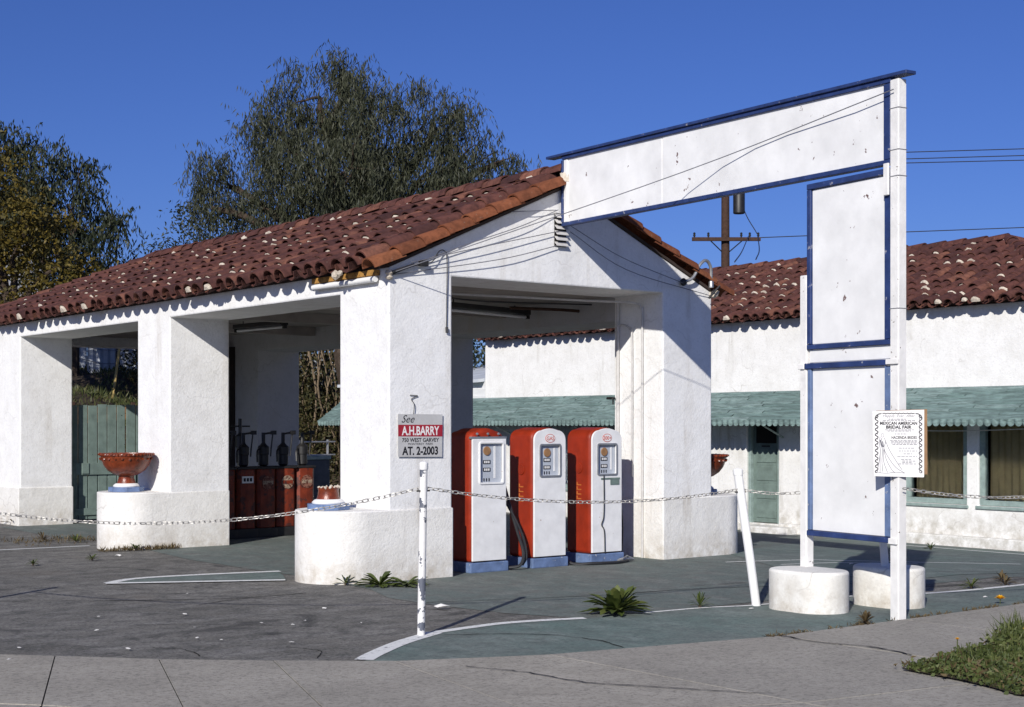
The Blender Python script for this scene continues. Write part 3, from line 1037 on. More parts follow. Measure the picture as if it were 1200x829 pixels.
pipe('conduit', [(FB - 0.025, 0.34, 0.0), (FB - 0.025, 0.34, 1.5), (FB - 0.025, 0.34, 2.95), (FB - 0.03, 0.36, 3.08), (FB - 0.12, 0.40, 3.15), (3.3, 0.7, 3.17), (1.3, 1.0, 3.17)], 0.014, M['conduit'],
     'pale conduit rising up the inner face of the right pier and bending along the ceiling')
pipe('conduit', [(FB - 0.028, 0.78, 0.9), (FB - 0.028, 0.78, 2.0), (FB - 0.028, 0.78, 3.20)], 0.020, M['conduit'], 'vertical grey pipe at the inner edge of the right pier')
pipe('conduit', [(FB - 0.03, 0.82, 2.86), (FB - 0.03, 0.70, 2.90), (FB - 0.03, 0.56, 2.84), (FB - 0.03, 0.52, 2.66), (FB - 0.03, 0.52, 1.0)], 0.012, M['conduit'], 'thin bent conduit with a hooked top on the right pier reveal')
pipe('conduit', [(3.0, 1.75, 3.13), (3.7, 1.6, 3.13), (FB - 0.03, 1.52, 3.12)], 0.020, M['pole_wood'], 'brown pipe run slung below the ceiling near the right pier')
pipe('cable', [(1.0, 1.15, 3.19), (2.2, 1.35, 3.15), (3.9, 1.2, 3.18)], 0.010, M['black'], 'black cable sagging across the ceiling behind the front lintel', 'cable')
tag(MB().tube([(FB - 0.10, 0.845, 1.98), (FB - 0.02, 0.845, 1.98)], 0.015, 6).tube([(FB - 0.10, 0.80, 1.98), (FB - 0.10, 0.90, 1.98)], 0.018, 6).tube([(FB - .05, .845, 1.98), (FB - .05, .845, 1.90)], 0.01, 6).build('tap', M['iron']),
    'small iron tap on the inner edge of the right pier', 'tap')


# ---------------------------------------------------------------- boundary gate and cabinet at the back of the canopy
gate = thing('gate', 'pair of green painted plank gates behind the left pier', 'gate', (TH + 0.01, 10.98, 0))
gx0, gx1 = 0.0, 2.05
n = 12
for i in range(n):
    a = gx0 + (gx1 - gx0) * i / n
    b = gx0 + (gx1 - gx0) * (i + 1) / n
    gap = 0.012 if i != 5 else 0.03
    MB().box(a + 0.004, b - gap, 0.0, 0.03, 0.05, 1.98 + random.uniform(-.012, .012)).build('plank', M['green_wood'], gate, bevel=0.004, seg=1)
for z in (0.12, 0.80):
    MB().box(gx0 + 0.02, gx1 - 0.02, -0.028, -0.002, z, z + 0.20 if z > .5 else z + 0.12).build('rail', M['green_wood'], gate, bevel=0.004, seg=1)
for x in (0.03, 0.92, 1.1, 1.95):
    MB().box(x, x + 0.08, -0.034, -0.003, 0.06, 1.02).build('stile', M['green_wood'], gate, bevel=0.004, seg=1)
MB().box(0.22, 0.34, -0.046, -0.030, 0.82, 1.0).build('latch', M['green_wood'], gate, bevel=0.004, seg=1)
part = thing('partition', 'dark brown board partition beside the green gates under the canopy', 'partition', (2.96, 11.0, 0))
for i in range(5):
    MB().box(i * 0.207 + .003, (i + 1) * 0.207 - .003, 0, 0.04, 0.0, 3.05).build('board', M['brown_board'], part, bevel=0.004, seg=1)
# drum-shaped hand pump against the partition
hp = thing('hand_pump', 'black hand pump on a tall dark drum beside the brown partition', 'pump', (3.35, 9.6, 0))
MB().lathe([(0.26, 0), (0.27, 0.02), (0.26, 0.45), (0.27, 0.47), (0.26, 0.9), (0.0, 0.9)], 20).build('drum', M['iron'], hp, True)
MB().lathe([(0.05, 0.9), (0.06, 1.25), (0.08, 1.27), (0.08, 1.45), (0.03, 1.5), (0.03, 1.75), (0.0, 1.75)], 12).tube([(-0.16, 0, 1.62), (0.18, 0, 1.62)], 0.016, 6).build('pump_head', M['iron'], hp, True)

# ---------------------------------------------------------------- oil dispensers
names5 = ['leftmost of the five red oil dispensers, half hidden by the pier', 'red oil dispenser with a white label, second from the left',
          'middle one of the five red oil dispensers in the shade', 'red oil dispenser with the brightest round badge, fourth from the left',
          'rightmost of the five red oil dispensers, beside the open bay']
for i in range(5):
    wdt = 0.315
    x = 1.30 + i * 0.345
    t = thing('oil_dispenser', names5[i], 'oil dispenser', (x, 6.12 + i * 0.03, 0), 0, 'red oil dispensers standing in a row')
    MB().box(-wdt / 2 - 0.012, wdt / 2 + 0.012, 0.0, 0.36, 0, 0.14).build('base', M['iron'], t, bevel=0.01)
    pr_ = [(-wdt / 2, 0.35), (-wdt / 2, 0.06), (-wdt / 2 + 0.05, 0.012), (0, 0.0), (wdt / 2 - 0.05, 0.012), (wdt / 2, 0.06), (wdt / 2, 0.35)]
    MB().prism(pr_, (0.14, 1.0)).build('cabinet', M['dark_red'], t, bevel=0.012)
    MB().box(-wdt / 2 - .004, wdt / 2 + .004, 0.0, 0.355, 1.0, 1.035).build('lid', M['iron'], t, bevel=0.008)
    bd = M['cream']
    if i == 1:
        MB().box(-0.09, 0.09, -0.008, 0.02, 0.80, 0.90).build('label_plate', M['enamel'], t)
        for q in range(3):
            MB().box(-0.07 + q * .05, -0.035 + q * .05, -0.0095, -0.007, 0.825, 0.875).build('worn_print', M['ink'], t)
    elif i == 0:
        MB().box(-0.06, 0.03, -0.008, 0.02, 0.80, 0.86).build('label_plate', bd, t)
    else:
        M0 = frame((0, 0.004, 0.80), (1, 0, 0), (0, 0, 1), (0, -1, 0))
        ring = [(0.098 * math.cos(a), 0.098 * math.sin(a)) for a in np.linspace(0, 2 * PI, 24, endpoint=False)]
        MB().prism(ring, (0.0, 0.010), M0).build('badge', bd if i == 3 else M['worn_badge'], t)
        MB().box(-0.085, 0.085, -0.010, -0.004, 0.775, 0.825).build('badge_bar', M['dark_red'] if i == 3 else bd, t)
    # hand pump on top: barrel, crank and spout
    MB().lathe([(0.045, 1.035), (0.075, 1.06), (0.075, 1.20), (0.085, 1.21), (0.085, 1.32), (0.05, 1.35), (0.028, 1.38), (0.028, 1.53), (0.0, 1.53)], 14, (0.02, 0.17, 0)).build('pump_barrel', M['iron'], t, True)
    cr = MB().tube([(0.02, 0.17, 1.51), (0.15, 0.12, 1.53)], 0.016, 6).tube([(0.15, 0.12, 1.53), (0.12, 0.12, 1.30), (0.10, 0.10, 1.18)], 0.011, 6)
    cr.box(0.12, 0.20, 0.10, 0.14, 1.50, 1.56)
    cr.build('crank', M['iron'], t, True)
    MB().tube(smooth_path([(-0.03, 0.17, 1.30), (-0.12, 0.10, 1.26), (-0.14, 0.06, 1.10)], 4), 0.014, 6).build('spout', M['iron'], t, True)

# ---------------------------------------------------------------- fuel pumps


def arch_outline(w, h, r, crown, x0=0.0, z0=0.0, n=6):
    """front outline, CCW seen from the front: bottom-left, bottom-right, then over the top"""
    pts = [(-w / 2, z0), (w / 2, z0)]
    for k in range(n + 1):
        a = PI / 2 * k / n
        pts.append((w / 2 - r + r * math.cos(a) * 1.0, h - r - crown + r * math.sin(a)))
    for k in range(1, 6):
        f = k / 6
        pts.append(((w / 2 - r) * (1 - 2 * f), h - crown + crown * (1 - (1 - 2 * f) ** 2)))
    for k in range(n + 1):
        a = PI / 2 + PI / 2 * k / n
        pts.append((-(w / 2 - r) + r * math.cos(a), h - r - crown + r * math.sin(a)))
    return pts


FR = lambda y=0.0: frame((0, y, 0), (1, 0, 0), (0, 0, 1), (0, -1, 0))     # local XY -> XZ, +Z towards the viewer


def rrect(x0, x1, z0, z1, r, n=4):
    pts = []
    for cx, cz, a0 in ((x1 - r, z0 + r, -PI / 2), (x1 - r, z1 - r, 0), (x0 + r, z1 - r, PI / 2), (x0 + r, z0 + r, PI)):
        for k in range(n + 1):
            a = a0 + PI / 2 * k / n
            pts.append((cx + r * math.cos(a), cz + r * math.sin(a)))
    return pts


def plate_with_hole(outer, inner, d, Mx):
    """flat plate d=(z0,z1) with an opening, built by bridging both outlines"""
    bm = bmesh.new()
    def loop(pts):
        vs = [bm.verts.new((x, y, 0)) for x, y in pts]
        return vs, [bm.edges.new((vs[i], vs[(i + 1) % len(vs)])) for i in range(len(vs))]
    vo, eo = loop(outer)
    vi, ei = loop(inner)
    bmesh.ops.triangle_fill(bm, use_beauty=True, edges=eo + ei, normal=(0, 0, 1))
    bm.verts.index_update()
    top = [(v.co.x, v.co.y, d[1]) for v in bm.verts]
    faces = []
    for f in bm.faces:
        idx = [v.index for v in f.verts]
        if f.normal.z < 0:
            idx.reverse()
        faces.append(tuple(idx))
    nv = len(top)
    bot = [(x, y, d[0]) for x, y, _ in top]
    fs = list(faces) + [tuple(i + nv for i in reversed(f)) for f in faces]
    io = [v.index for v in vo]
    ii = [v.index for v in vi]
    bm.free()
    for lp, rev in ((io, False), (ii, True)):
        for k in range(len(lp)):
            a, b = lp[k], lp[(k + 1) % len(lp)]
            q = (a + nv, b + nv, b, a)
            fs.append(tuple(reversed(q)) if rev else q)
    mb = MB()
    mb.add([Mx @ Vector(p) for p in top + bot], fs)
    return mb


def disc(r, c, d, Mx, n=20):
    return MB().prism([(c[0] + r * math.cos(2 * PI * k / n), c[1] + r * math.sin(2 * PI * k / n)) for k in range(n)], d, Mx)


def fuel_pump(kind, loc, label):
    t = thing('fuel_pump', label, 'fuel pump', loc, 0, 'red and white fuel pumps in a row')
    w, dpt = 0.49, 0.44
    MB().box(-w / 2 - 0.02, w / 2 + 0.025, -0.03, dpt + 0.02, 0, 0.115).build('base', M['pale_blue'], t, bevel=0.012)
    if kind == 'square':
        MB().prism(arch_outline(w, 1.61, 0.10, 0.035, z0=0.115), (-dpt, -0.012), FR()).build('body', M['red'], t, smooth=True, bevel=0.045, seg=3)
        fo = [(-w / 2 + .012, 0.13), (w / 2 - .004, 0.13), (w / 2 - .004, 1.49), (-w / 2 + .012, 1.49)]
        hole = rrect(-0.13, 0.19, 1.00, 1.44, 0.035)
        MB().box(-w / 2, w / 2 + 0.002, -0.020, 0.03, 1.49, 1.515).build('trim', M['steel'], t)
        for x in (-0.17, -0.02, 0.13):
            MB().lathe([(0.016, 0), (0.014, 0.010), (0.0, 0.013)], 10, M=frame((x, -0.018, 1.545), (1, 0, 0), (0, 0, 1), (0, -1, 0))).build('stud', M['steel'], t, True)
        px, pz = -0.02, 1.24
    else:
        MB().prism(arch_outline(w + 0.01, 1.615, 0.115, 0.022, z0=0.115), (-dpt, -0.012), FR()).build('body', M['red'], t, smooth=True, bevel=0.04, seg=3)
        fo = arch_outline(w - 0.016, 1.604, 0.115, 0.022, z0=0.13)
        hole = rrect(-0.145, 0.145, 1.06, 1.41, 0.012)
        px, pz = -0.03, 1.25
    panel = plate_with_hole(fo, hole, (-0.004, 0.022), FR()).build('front_panel', M['enamel'], t, bevel=0.006)
    xs_ = [p[0] for p in hole]
    zs_ = [p[1] for p in hole]
    hx0, hx1, hz0, hz1 = min(xs_), max(xs_), min(zs_), max(zs_)
    fr = plate_with_hole(rrect(hx0 - .018, hx1 + .018, hz0 - .018, hz1 + .018, 0.03), rrect(hx0 + .004, hx1 - .004, hz0 + .004, hz1 - .004, 0.012), (0.020, 0.034), FR())
    bz = fr.build('bezel', M['enamel'] if kind == 'square' else M['steel'], t, bevel=0.004)
    dial = MB().box(hx0 + .001, hx1 - .001, 0.003, 0.010, hz0, hz1).build('dial_plate', M['grey_plate'], t)
    F2 = FR(0.003)
    disc(0.050, (px, hz1 - 0.085), (0.0, 0.014), F2).build('dial_knob', M['copper'], dial, bevel=0.004)
    for zz, ww in ((pz - 0.03, 0.10), (pz - 0.115, 0.10)):
        MB().prism([(px - ww / 2, zz), (px + ww / 2, zz), (px + ww / 2, zz + 0.042), (px - ww / 2, zz + 0.042)], (0.0, 0.006), F2).build('counter', M['ink'], dial)
        for q in range(3):
            xq = px - 0.038 + q * 0.028
            MB().prism([(xq, zz + .008), (xq + .017, zz + .008), (xq + .017, zz + .034), (xq, zz + .034)], (0.006, 0.008), F2).build('digit', M['paper'], dial)
    for q in range(3):
        xq = px - 0.045 + q * 0.036
        MB().prism([(xq, hz0 + .015), (xq + .012, hz0 + .015), (xq + .012, hz0 + .05), (xq, hz0 + .05)], (0.0, 0.005), F2).build('slot', M['ink'], dial)
    MB().prism([(px + 0.10, hz0 + .05), (px + 0.125, hz0 + .05), (px + 0.125, hz1 - .03), (px + 0.10, hz1 - .03)], (0.0, 0.004), F2).build('side_scale', M['enamel'], dial)
    if kind != 'square':
        ell = [(0.074 * math.cos(a), 1.49 + 0.050 * math.sin(a)) for a in np.linspace(0, 2 * PI, 24, endpoint=False)]
        ell2 = [(0.066 * math.cos(a), 1.49 + 0.042 * math.sin(a)) for a in np.linspace(0, 2 * PI, 24, endpoint=False)]
        bg_ = MB().prism(ell, (0.021, 0.025), FR()).build('badge', M['faded_red'], t)
        MB().prism(ell2, (0.025, 0.0268), FR()).build('badge_field', M['enamel'], bg_)
        text('GAS' if kind == 'gas' else '300+', 0.062, M['faded_red'], bg_, FR() @ Matrix.Translation((0, 1.468, 0.0272)), 0.0015)
        # embossed disc and worn print on the left flank
        FL = frame((-w / 2 - 0.006, 0, 0), (0, -1, 0), (0, 0, 1), (-1, 0, 0))
        disc(0.062, (-0.20, 1.13), (-0.004, 0.010), FL).build('embossed_disc', M['red'], t, bevel=0.004)
        disc(0.040, (-0.20, 1.13), (0.010, 0.014), FL).build('embossed_disc', M['red'], t, bevel=0.003)
        for q in range(4):
            z = 0.76 + q * 0.055
            MB().prism([(-0.24, z), (-0.16, z), (-0.16, z + .012), (-0.24, z + .012)], (-0.002, 0.002), FL).build('worn_print', M['old_orange'], t)
            MB().prism([(-0.24, z + .012), (-0.225, z + .012), (-0.225, z + .04), (-0.24, z + .04)], (-0.002, 0.0022), FL).build('worn_print', M['old_orange'], t)
    if kind == 'oval':
        MB().box(-0.10, 0.20, -0.028, -0.020, 0.995, 1.015).box(0.05, 0.19, -0.029, -0.0205, 0.93, 0.992).build('sticker', M['green_wood'], t)
        MB().tube(smooth_path([(-0.06, -0.032, 1.05), (-0.058, -0.034, 0.75), (-0.065, -0.034, 0.55), (-0.10, -0.036, 0.46), (-0.055, -0.034, 0.38), (-0.045, -0.034, 0.12)], 5), 0.007, 6).build('hanging_cord', M['black'], t, True)
    # hose, nozzle boot on the right flank
    MB().box(w / 2 + 0.001, w / 2 + 0.05, 0.14, 0.30, 1.10, 1.30).build('nozzle_boot', M['steel'], t, bevel=0.01)
    if kind == 'square':
        hose = [(w / 2 + 0.02, 0.26, 1.34), (w / 2 + 0.07, 0.22, 1.20), (w / 2 + 0.13, 0.14, 0.85), (w / 2 + 0.19, 0.03, 0.45), (w / 2 + 0.22, -0.05, 0.20), (w / 2 + 0.15, -0.08, 0.06), (w / 2 + 0.03, 0.02, 0.03)]
        h2 = [(w / 2 + 0.03, 0.20, 0.92), (w / 2 + 0.12, 0.10, 0.72), (w / 2 + 0.24, 0.0, 0.40), (w / 2 + 0.27, -0.04, 0.16), (w / 2 + 0.20, -0.06, 0.06)]
        MB().tube(smooth_path(h2, 6), 0.016, 8).build('hose', M['black'], t, True)
    elif kind == 'gas':
        hose = [(w / 2 + 0.02, 0.26, 1.34), (w / 2 + 0.06, 0.22, 1.10), (w / 2 + 0.08, 0.20, 0.60), (w / 2 + 0.08, 0.16, 0.22), (w / 2 + 0.10, 0.02, 0.03), (w / 2 + 0.30, -0.16, 0.026),
                (w / 2 + 0.62, -0.22, 0.024), (w / 2 + 0.86, -0.14, 0.026)]
        nz = MB().tube([(w / 2 + 0.70, -0.16, 0.035), (w / 2 + 0.92, -0.10, 0.045), (w / 2 + 1.0, -0.10, 0.03)], [0.022, 0.03, 0.012], 8)
        nz.tube([(w / 2 + 0.74, -0.18, 0.05), (w / 2 + 0.84, -0.15, 0.085), (w / 2 + 0.92, -0.11, 0.06)], 0.010, 6)
        nz.build('nozzle', M['steel'], t, True)
    else:
        hose = [(w / 2 + 0.02, 0.26, 1.40), (w / 2 + 0.06, 0.22, 1.20), (w / 2 + 0.10, 0.20, 0.75), (w / 2 + 0.13, 0.18, 0.30), (w / 2 + 0.11, 0.16, 0.10), (w / 2 + 0.04, 0.16, 0.05)]
        MB().tube(smooth_path([(w / 2 + 0.04, 0.22, 1.25), (w / 2 + 0.14, 0.2, 0.9), (w / 2 + 0.19, 0.18, 0.45), (w / 2 + 0.16, 0.16, 0.06)], 6), 0.009, 6).build('hose', M['black'], t, True)
    MB().tube(smooth_path(hose, 6), 0.019, 8).build('hose', M['black'], t, True)
    return t


fuel_pump('square', (1.435, 0.16, 0), 'red and white fuel pump with a square framed dial, nearest the left pier')
fuel_pump('gas', (2.32, 0.16, 0), 'round-topped red and white fuel pump in the middle of the three')
fuel_pump('oval', (3.205, 0.16, 0), 'round-topped red and white fuel pump with a green sticker, beside the right pier')


# ---------------------------------------------------------------- urns on the planters
def urn(loc, label, broken=False, rz=0.0):
    t = thing('urn', label, 'urn', loc, rz, 'glazed urns on the planters')
    oct_ = [(0.235 * math.cos(PI / 8 + PI / 4 * k), 0.235 * math.sin(PI / 8 + PI / 4 * k)) for k in range(8)]
    MB().prism(oct_, (0, 0.065)).build('plinth_block', M['pale_blue'], t, bevel=0.008)
    MB().lathe([(0.17, 0.065), (0.175, 0.08), (0.15, 0.105), (0.12, 0.115), (0.0, 0.115)], 24).build('collar', M['white_paint'], t, True)
    if broken:
        MB().lathe([(0.125, 0.110), (0.115, 0.14), (0.105, 0.20), (0.115, 0.235), (0.10, 0.238), (0.08, 0.22), (0.0, 0.215)], 24).build('stem', M['glaze'], t, True)
        mb = MB()
        for k in range(14):
            a = 2 * PI * k / 14
            blob(mb, (0.107 * math.cos(a), 0.107 * math.sin(a), 0.238), random.uniform(0.01, 0.022))
        mb.build('broken_edge', M['mortar'], t)
        return t
    MB().lathe([(0.125, 0.112), (0.115, 0.14), (0.098, 0.19), (0.105, 0.215), (0.0, 0.216)], 28).build('stem', M['glaze'], t, True)
    MB().lathe([(0.100, 0.212), (0.17, 0.235), (0.245, 0.285), (0.295, 0.35), (0.325, 0.42), (0.338, 0.475), (0.352, 0.480), (0.352, 0.515), (0.33, 0.515), (0.31, 0.43), (0.22, 0.30), (0.0, 0.27)], 40).build('bowl', M['glaze'], t, True)
    mb = MB()
    for k in range(44):
        a = 2 * PI * k / 44
        blob(mb, (0.352 * math.cos(a), 0.352 * math.sin(a), 0.500), 0.019)
    for k in range(22):
        a = 2 * PI * (k + .5) / 22
        blob(mb, (0.333 * math.cos(a), 0.333 * math.sin(a), 0.440), 0.021)
    tag(mb.build('beading', M['glaze'], t, True), kind='stuff')
    return t


urn((-0.385, 5.75, 0.752), 'large rust-glazed bowl urn on the rounded planter beside the green gates')
urn((-0.45, 0.47, 0.752), 'broken urn with only its blue block and rust stem left on the front planter', True, 0.3)
urn((5.11, 0.46, 0.752), 'rust-glazed bowl urn half hidden behind the right pier')

# ---------------------------------------------------------------- metal sign on the left pier
sg = thing('metal_sign', 'small grey, red and black metal sign reading A.H. BARRY on the left pier', 'sign', (0.39, -0.020, 1.535))
pl = [(-0.288, -0.226), (0.284, -0.234), (0.288, 0.224), (-0.290, 0.226)]
MB().prism(pl, (-0.002, 0.002), FR()).build('plate', M['sign_metal'], sg, bevel=0.001, seg=1)
MB().prism([(-0.286, -0.010), (0.285, -0.014), (0.287, 0.112), (-0.288, 0.112)], (0.002, 0.0032), FR()).build('red_band', M['sign_red'], sg)
T = lambda x, y, z=0.0035: FR() @ Matrix.Translation((x, y, z))
text('See', 0.115, M['ink'], sg, T(-0.17, 0.135, .0025), 0.0, 0.45)
text('A.H.BARRY', 0.132, M['paper'], sg, T(0, 0.004), 0.0028, 0.0, sx=0.74)
text('750 WEST GARVEY', 0.058, M['ink'], sg, T(0, -0.070, .0025), 0.0012, sx=0.98)
text('MONTEREY  PARK', 0.032, M['ink'], sg, T(0, -0.103, .0025), 0.0, sx=1.25)
text('AT. 2-2003', 0.120, M['ink'], sg, T(0, -0.205, .0025), 0.0040, sx=0.84)
pipe('hanging_wire', [(0.30, -0.022, 1.76), (0.31, -0.02, 1.86), (0.28, -0.012, 1.92), (0.36, -0.012, 1.955), (0.26, -0.012, 1.96)], 0.004, M['iron'], 'short rusty wire hanging above the A.H. BARRY sign', 'wire')

# ---------------------------------------------------------------- big empty sign frame
A2 = Vector((1.66, -5.16, 0))
B2 = Vector((2.38, 0.0, 0))
du = (B2 - A2).normalized()                   # s axis: from the post to the gable
nrm = Vector((-du.y, du.x, 0))                # towards the camera side
SG = lambda s, n, z: A2 + du * s + nrm * n + Vector((0, 0, z))
sf = thing('sign_frame', 'tall blank white signboard with blue trim running from the gable to a post', 'sign', A2)
OFF = -A2


def sbox(name, s0, s1, n0, n1, z0, z1, mat, z0b=None, z1b=None, bevel=0.004, parent=sf):
    """box in sign space; z0b/z1b are the heights at s1 (for sloping boards)"""
    z0b = z0 if z0b is None else z0b
    z1b = z1 if z1b is None else z1b
    c = [SG(s0, n0, z0), SG(s1, n0, z0b), SG(s1, n1, z0b), SG(s0, n1, z0), SG(s0, n0, z1), SG(s1, n0, z1b), SG(s1, n1, z1b), SG(s0, n1, z1)]
    c = [p + OFF for p in c]
    return MB().add(c, [(3, 2, 1, 0), (4, 5, 6, 7), (0, 1, 5, 4), (1, 2, 6, 5), (2, 3, 7, 6), (3, 0, 4, 7)]).build(name, mat, parent, bevel=bevel, seg=1)


zb = lambda s: 3.88 + 0.0145 * s              # bottom of the long board
zt = lambda s: 4.535 + 0.029 * s
sbox('post', -0.105, -0.005, -0.048, 0.048, -0.04, 4.545, M['post_paint'], bevel=0.008)
sbox('post', 1.045, 1.135, -0.06, 0.03, 0.15, 3.0, M['post_paint'], bevel=0.008)
sbox('long_panel', 0.08, 3.255, -0.02, 0.012, zb(0.08), zt(.08), M['panel_paint'], zb(3.255), zt(3.255))
sbox('long_panel', 3.265, 5.13, -0.02, 0.010, zb(3.265), zt(3.265), M['panel_paint'], zb(5.13), zt(5.13))
sbox('blue_trim', 0.0, 5.16, -0.035, 0.040, zb(0) - .038, zb(0) + .004, M['blue'], zb(5.16) - .038, zb(5.16) + .004)
sbox('blue_trim', 0.0, 5.16, -0.030, 0.036, zt(0) - .004, zt(0) + .035, M['blue'], zt(5.16) - .004, zt(5.16) + .035)
sbox('top_cap', -0.20, 5.47, -0.060, 0.058, zt(-.20) + .036, zt(-.20) + .066, M['blue'], zt(5.47) + .036, zt(5.47) + .066)
sbox('blue_trim', 0.002, 0.078, -0.033, 0.040, zb(.03) + .006, zt(.03) - .012, M['blue'])
sbox('blue_trim', 5.132, 5.170, -0.033, 0.040, zb(5.15) + .006, zt(5.15) - .012, M['blue'])
sbox('end_strip', 5.06, 5.130, 0.010, 0.026, zb(5.1) + .006, zt(5.1) - .012, M['white_paint'])
# upper standing panel
sbox('standing_panel', 0.078, 0.988, -0.02, 0.010, 2.37, 3.76, M['panel_paint'])
sbox('blue_trim', 0.0, 1.04, -0.035, 0.035, 3.765, 3.815, M['blue'])
sbox('blue_trim', 0.0, 1.04, -0.035, 0.035, 2.325, 2.368, M['blue'])
sbox('blue_trim', 0.000, 0.075, -0.033, 0.033, 2.372, 3.762, M['blue'])
sbox('blue_trim', 0.991, 1.040, -0.033, 0.033, 2.372, 3.762, M['blue'])
sbox('white_band', 0.005, 1.03, -0.02, 0.008, 2.205, 2.322, M['panel_paint'])
sbox('blue_trim', 0.03, 1.06, -0.03, 0.045, 2.150, 2.200, M['blue'])
sbox('rail_end', -0.11, 0.028, 0.049, 0.068, 2.155, 2.200, M['post_paint'])
sbox('rail_end', 1.062, 1.14, 0.031, 0.050, 2.148, 2.195, M['post_paint'])
# lower standing panel
sbox('standing_panel', 0.075, 0.985, -0.02, 0.010, 0.70, 2.148, M['panel_paint'])
sbox('blue_trim', 0.0, 0.073, -0.033, 0.033, 0.702, 2.146, M['pale_blue'])
sbox('blue_trim', 0.987, 1.03, -0.033, 0.033, 0.702, 2.146, M['pale_blue'])
sbox('blue_trim', 0.0, 1.03, -0.03, 0.045, 0.650, 0.697, M['blue'])
sbox('rail_end', -0.10, -0.003, 0.049, 0.068, 0.645, 0.695, M['post_paint'])
sbox('batten', -0.003, 0.055, 0.046, 0.066, 3.58, 3.85, M['post_paint'])
for zz in (4.30, 3.95, 3.73, 2.62):
    sbox('wire_band', -0.108, -0.002, -0.051, 0.051, zz, zz + 0.006, M['grey_ink'], bevel=0)
# rear brace set in the other drum
br = [Vector((2.43, -4.5, 0.2)), Vector((2.30, -4.55, 0.75)), Vector((1.84, -4.62, 2.1))]
MB().tube([p + OFF for p in br], 0.045, 4).build('brace', M['post_paint'], sf)


def drum(cx, y0, y1, r, h, label):
    pts = [(cx + r * math.cos(a), y0 + r * math.sin(a)) for a in np.linspace(-PI, 0, 18)] + [(cx + r * math.cos(a), y1 + r * math.sin(a)) for a in np.linspace(0, PI, 18)]
    mx, my = cx, (y0 + y1) / 2
    o = MB().prism([(x - mx, y - my) for x, y in pts], (-0.03, h)).build('concrete_drum', M['drum'], smooth=True, bevel=0.025, seg=3)
    o.location = (mx, my, 0)
    return tag(o, label, 'concrete base', 'low white concrete bases under the sign')


drum(1.61, -4.40, -4.17, 0.262, 0.365, 'low rounded white concrete base left of the sign post, nearest the leaning pole')
drum(2.44, -4.62, -4.42, 0.240, 0.365, 'low rounded white concrete base partly hidden behind the tall sign post')

# poster on the post
pu = Vector((0.68, -0.73, 0)).normalized()
pn = Vector((-0.73, -0.68, 0)).normalized()
pc = Vector((1.592, -5.262, 0))
PF = frame((0, 0, 0), pu, (0, 0, 1), pn)
ps = thing('poster', 'black and white bridal fair poster nailed to the tall sign post', 'poster', pc + Vector((0, 0, 1.49)))
Q = lambda *p: [(x, y) for x, y in p]
MB().prism(Q((-0.19, -0.275), (0.235, -0.255), (0.232, 0.288), (-0.18, 0.275)), (-0.010, -0.003), PF).build('backing_board', M['cardboard'], ps)
MB().prism(Q((-0.200, -0.272), (0.207, -0.280), (0.208, 0.283), (-0.212, 0.270)), (-0.002, 0.001), PF).build('sheet', M['paper'], ps)
PT = lambda x, y: PF @ Matrix.Translation((x, y, 0.0015))
text('Happily  Ever  After', 0.032, M['grey_ink'], ps, PT(0, 0.222), 0.0, 0.3, ext=.0003)
text('MEXICAN AMERICAN', 0.036, M['ink'], ps, PT(0.0, 0.158), 0.0013, ext=.0003, sx=0.88)
text('BRIDAL FAIR', 0.036, M['ink'], ps, PT(0.0, 0.126), 0.0016, ext=.0003, sx=1.02)
text('HACIENDA BRIDES', 0.033, M['ink'], ps, PT(0.045, 0.040), 0.0008, ext=.0003, sx=0.74)
lines = MB()
for y, x0, x1 in ((0.192, -0.13, 0.14), (0.202, -0.08, 0.06), (0.112, -0.11, 0.13), (0.102, -0.09, 0.10), (0.078, -0.03, 0.07), (0.022, -0.07, 0.15), (0.012, -0.06, 0.15), (0.002, -0.06, 0.155), (-0.010, -0.05, 0.155),
                  (-0.040, 0.0, 0.13), (-0.064, 0.0, 0.15), (-0.088, 0.04, 0.11), (-0.112, -0.01, 0.15), (-0.136, 0.02, 0.11), (-0.148, 0.03, 0.14), (-0.160, 0.03, 0.11), (-0.172, 0.0, 0.15)):
    x = x0
    while x < x1:
        w_ = random.uniform(0.012, 0.03)
        lines.prism([(x, y), (min(x + w_, x1), y), (min(x + w_, x1), y + .0055), (x, y + .0055)], (0.0012, 0.0016), PF)
        x += w_ + 0.006
tag(lines.build('fine_print', M['grey_ink'], ps), kind='stuff')
orn = MB()


def stroke(mb, pts, w, z=0.0014):
    P = [Vector((x, y, 0)) for x, y in pts]
    vs = []
    for i, p in enumerate(P):
        d = (P[min(i + 1, len(P) - 1)] - P[max(0, i - 1)]).normalized()
        s = Vector((-d.y, d.x, 0)) * w / 2
        vs += [PF @ Vector((p.x + s.x, p.y + s.y, z)), PF @ Vector((p.x - s.x, p.y - s.y, z))]
    mb.add(vs, [(2 * i, 2 * i + 1, 2 * i + 3, 2 * i + 2) for i in range(len(P) - 1)])


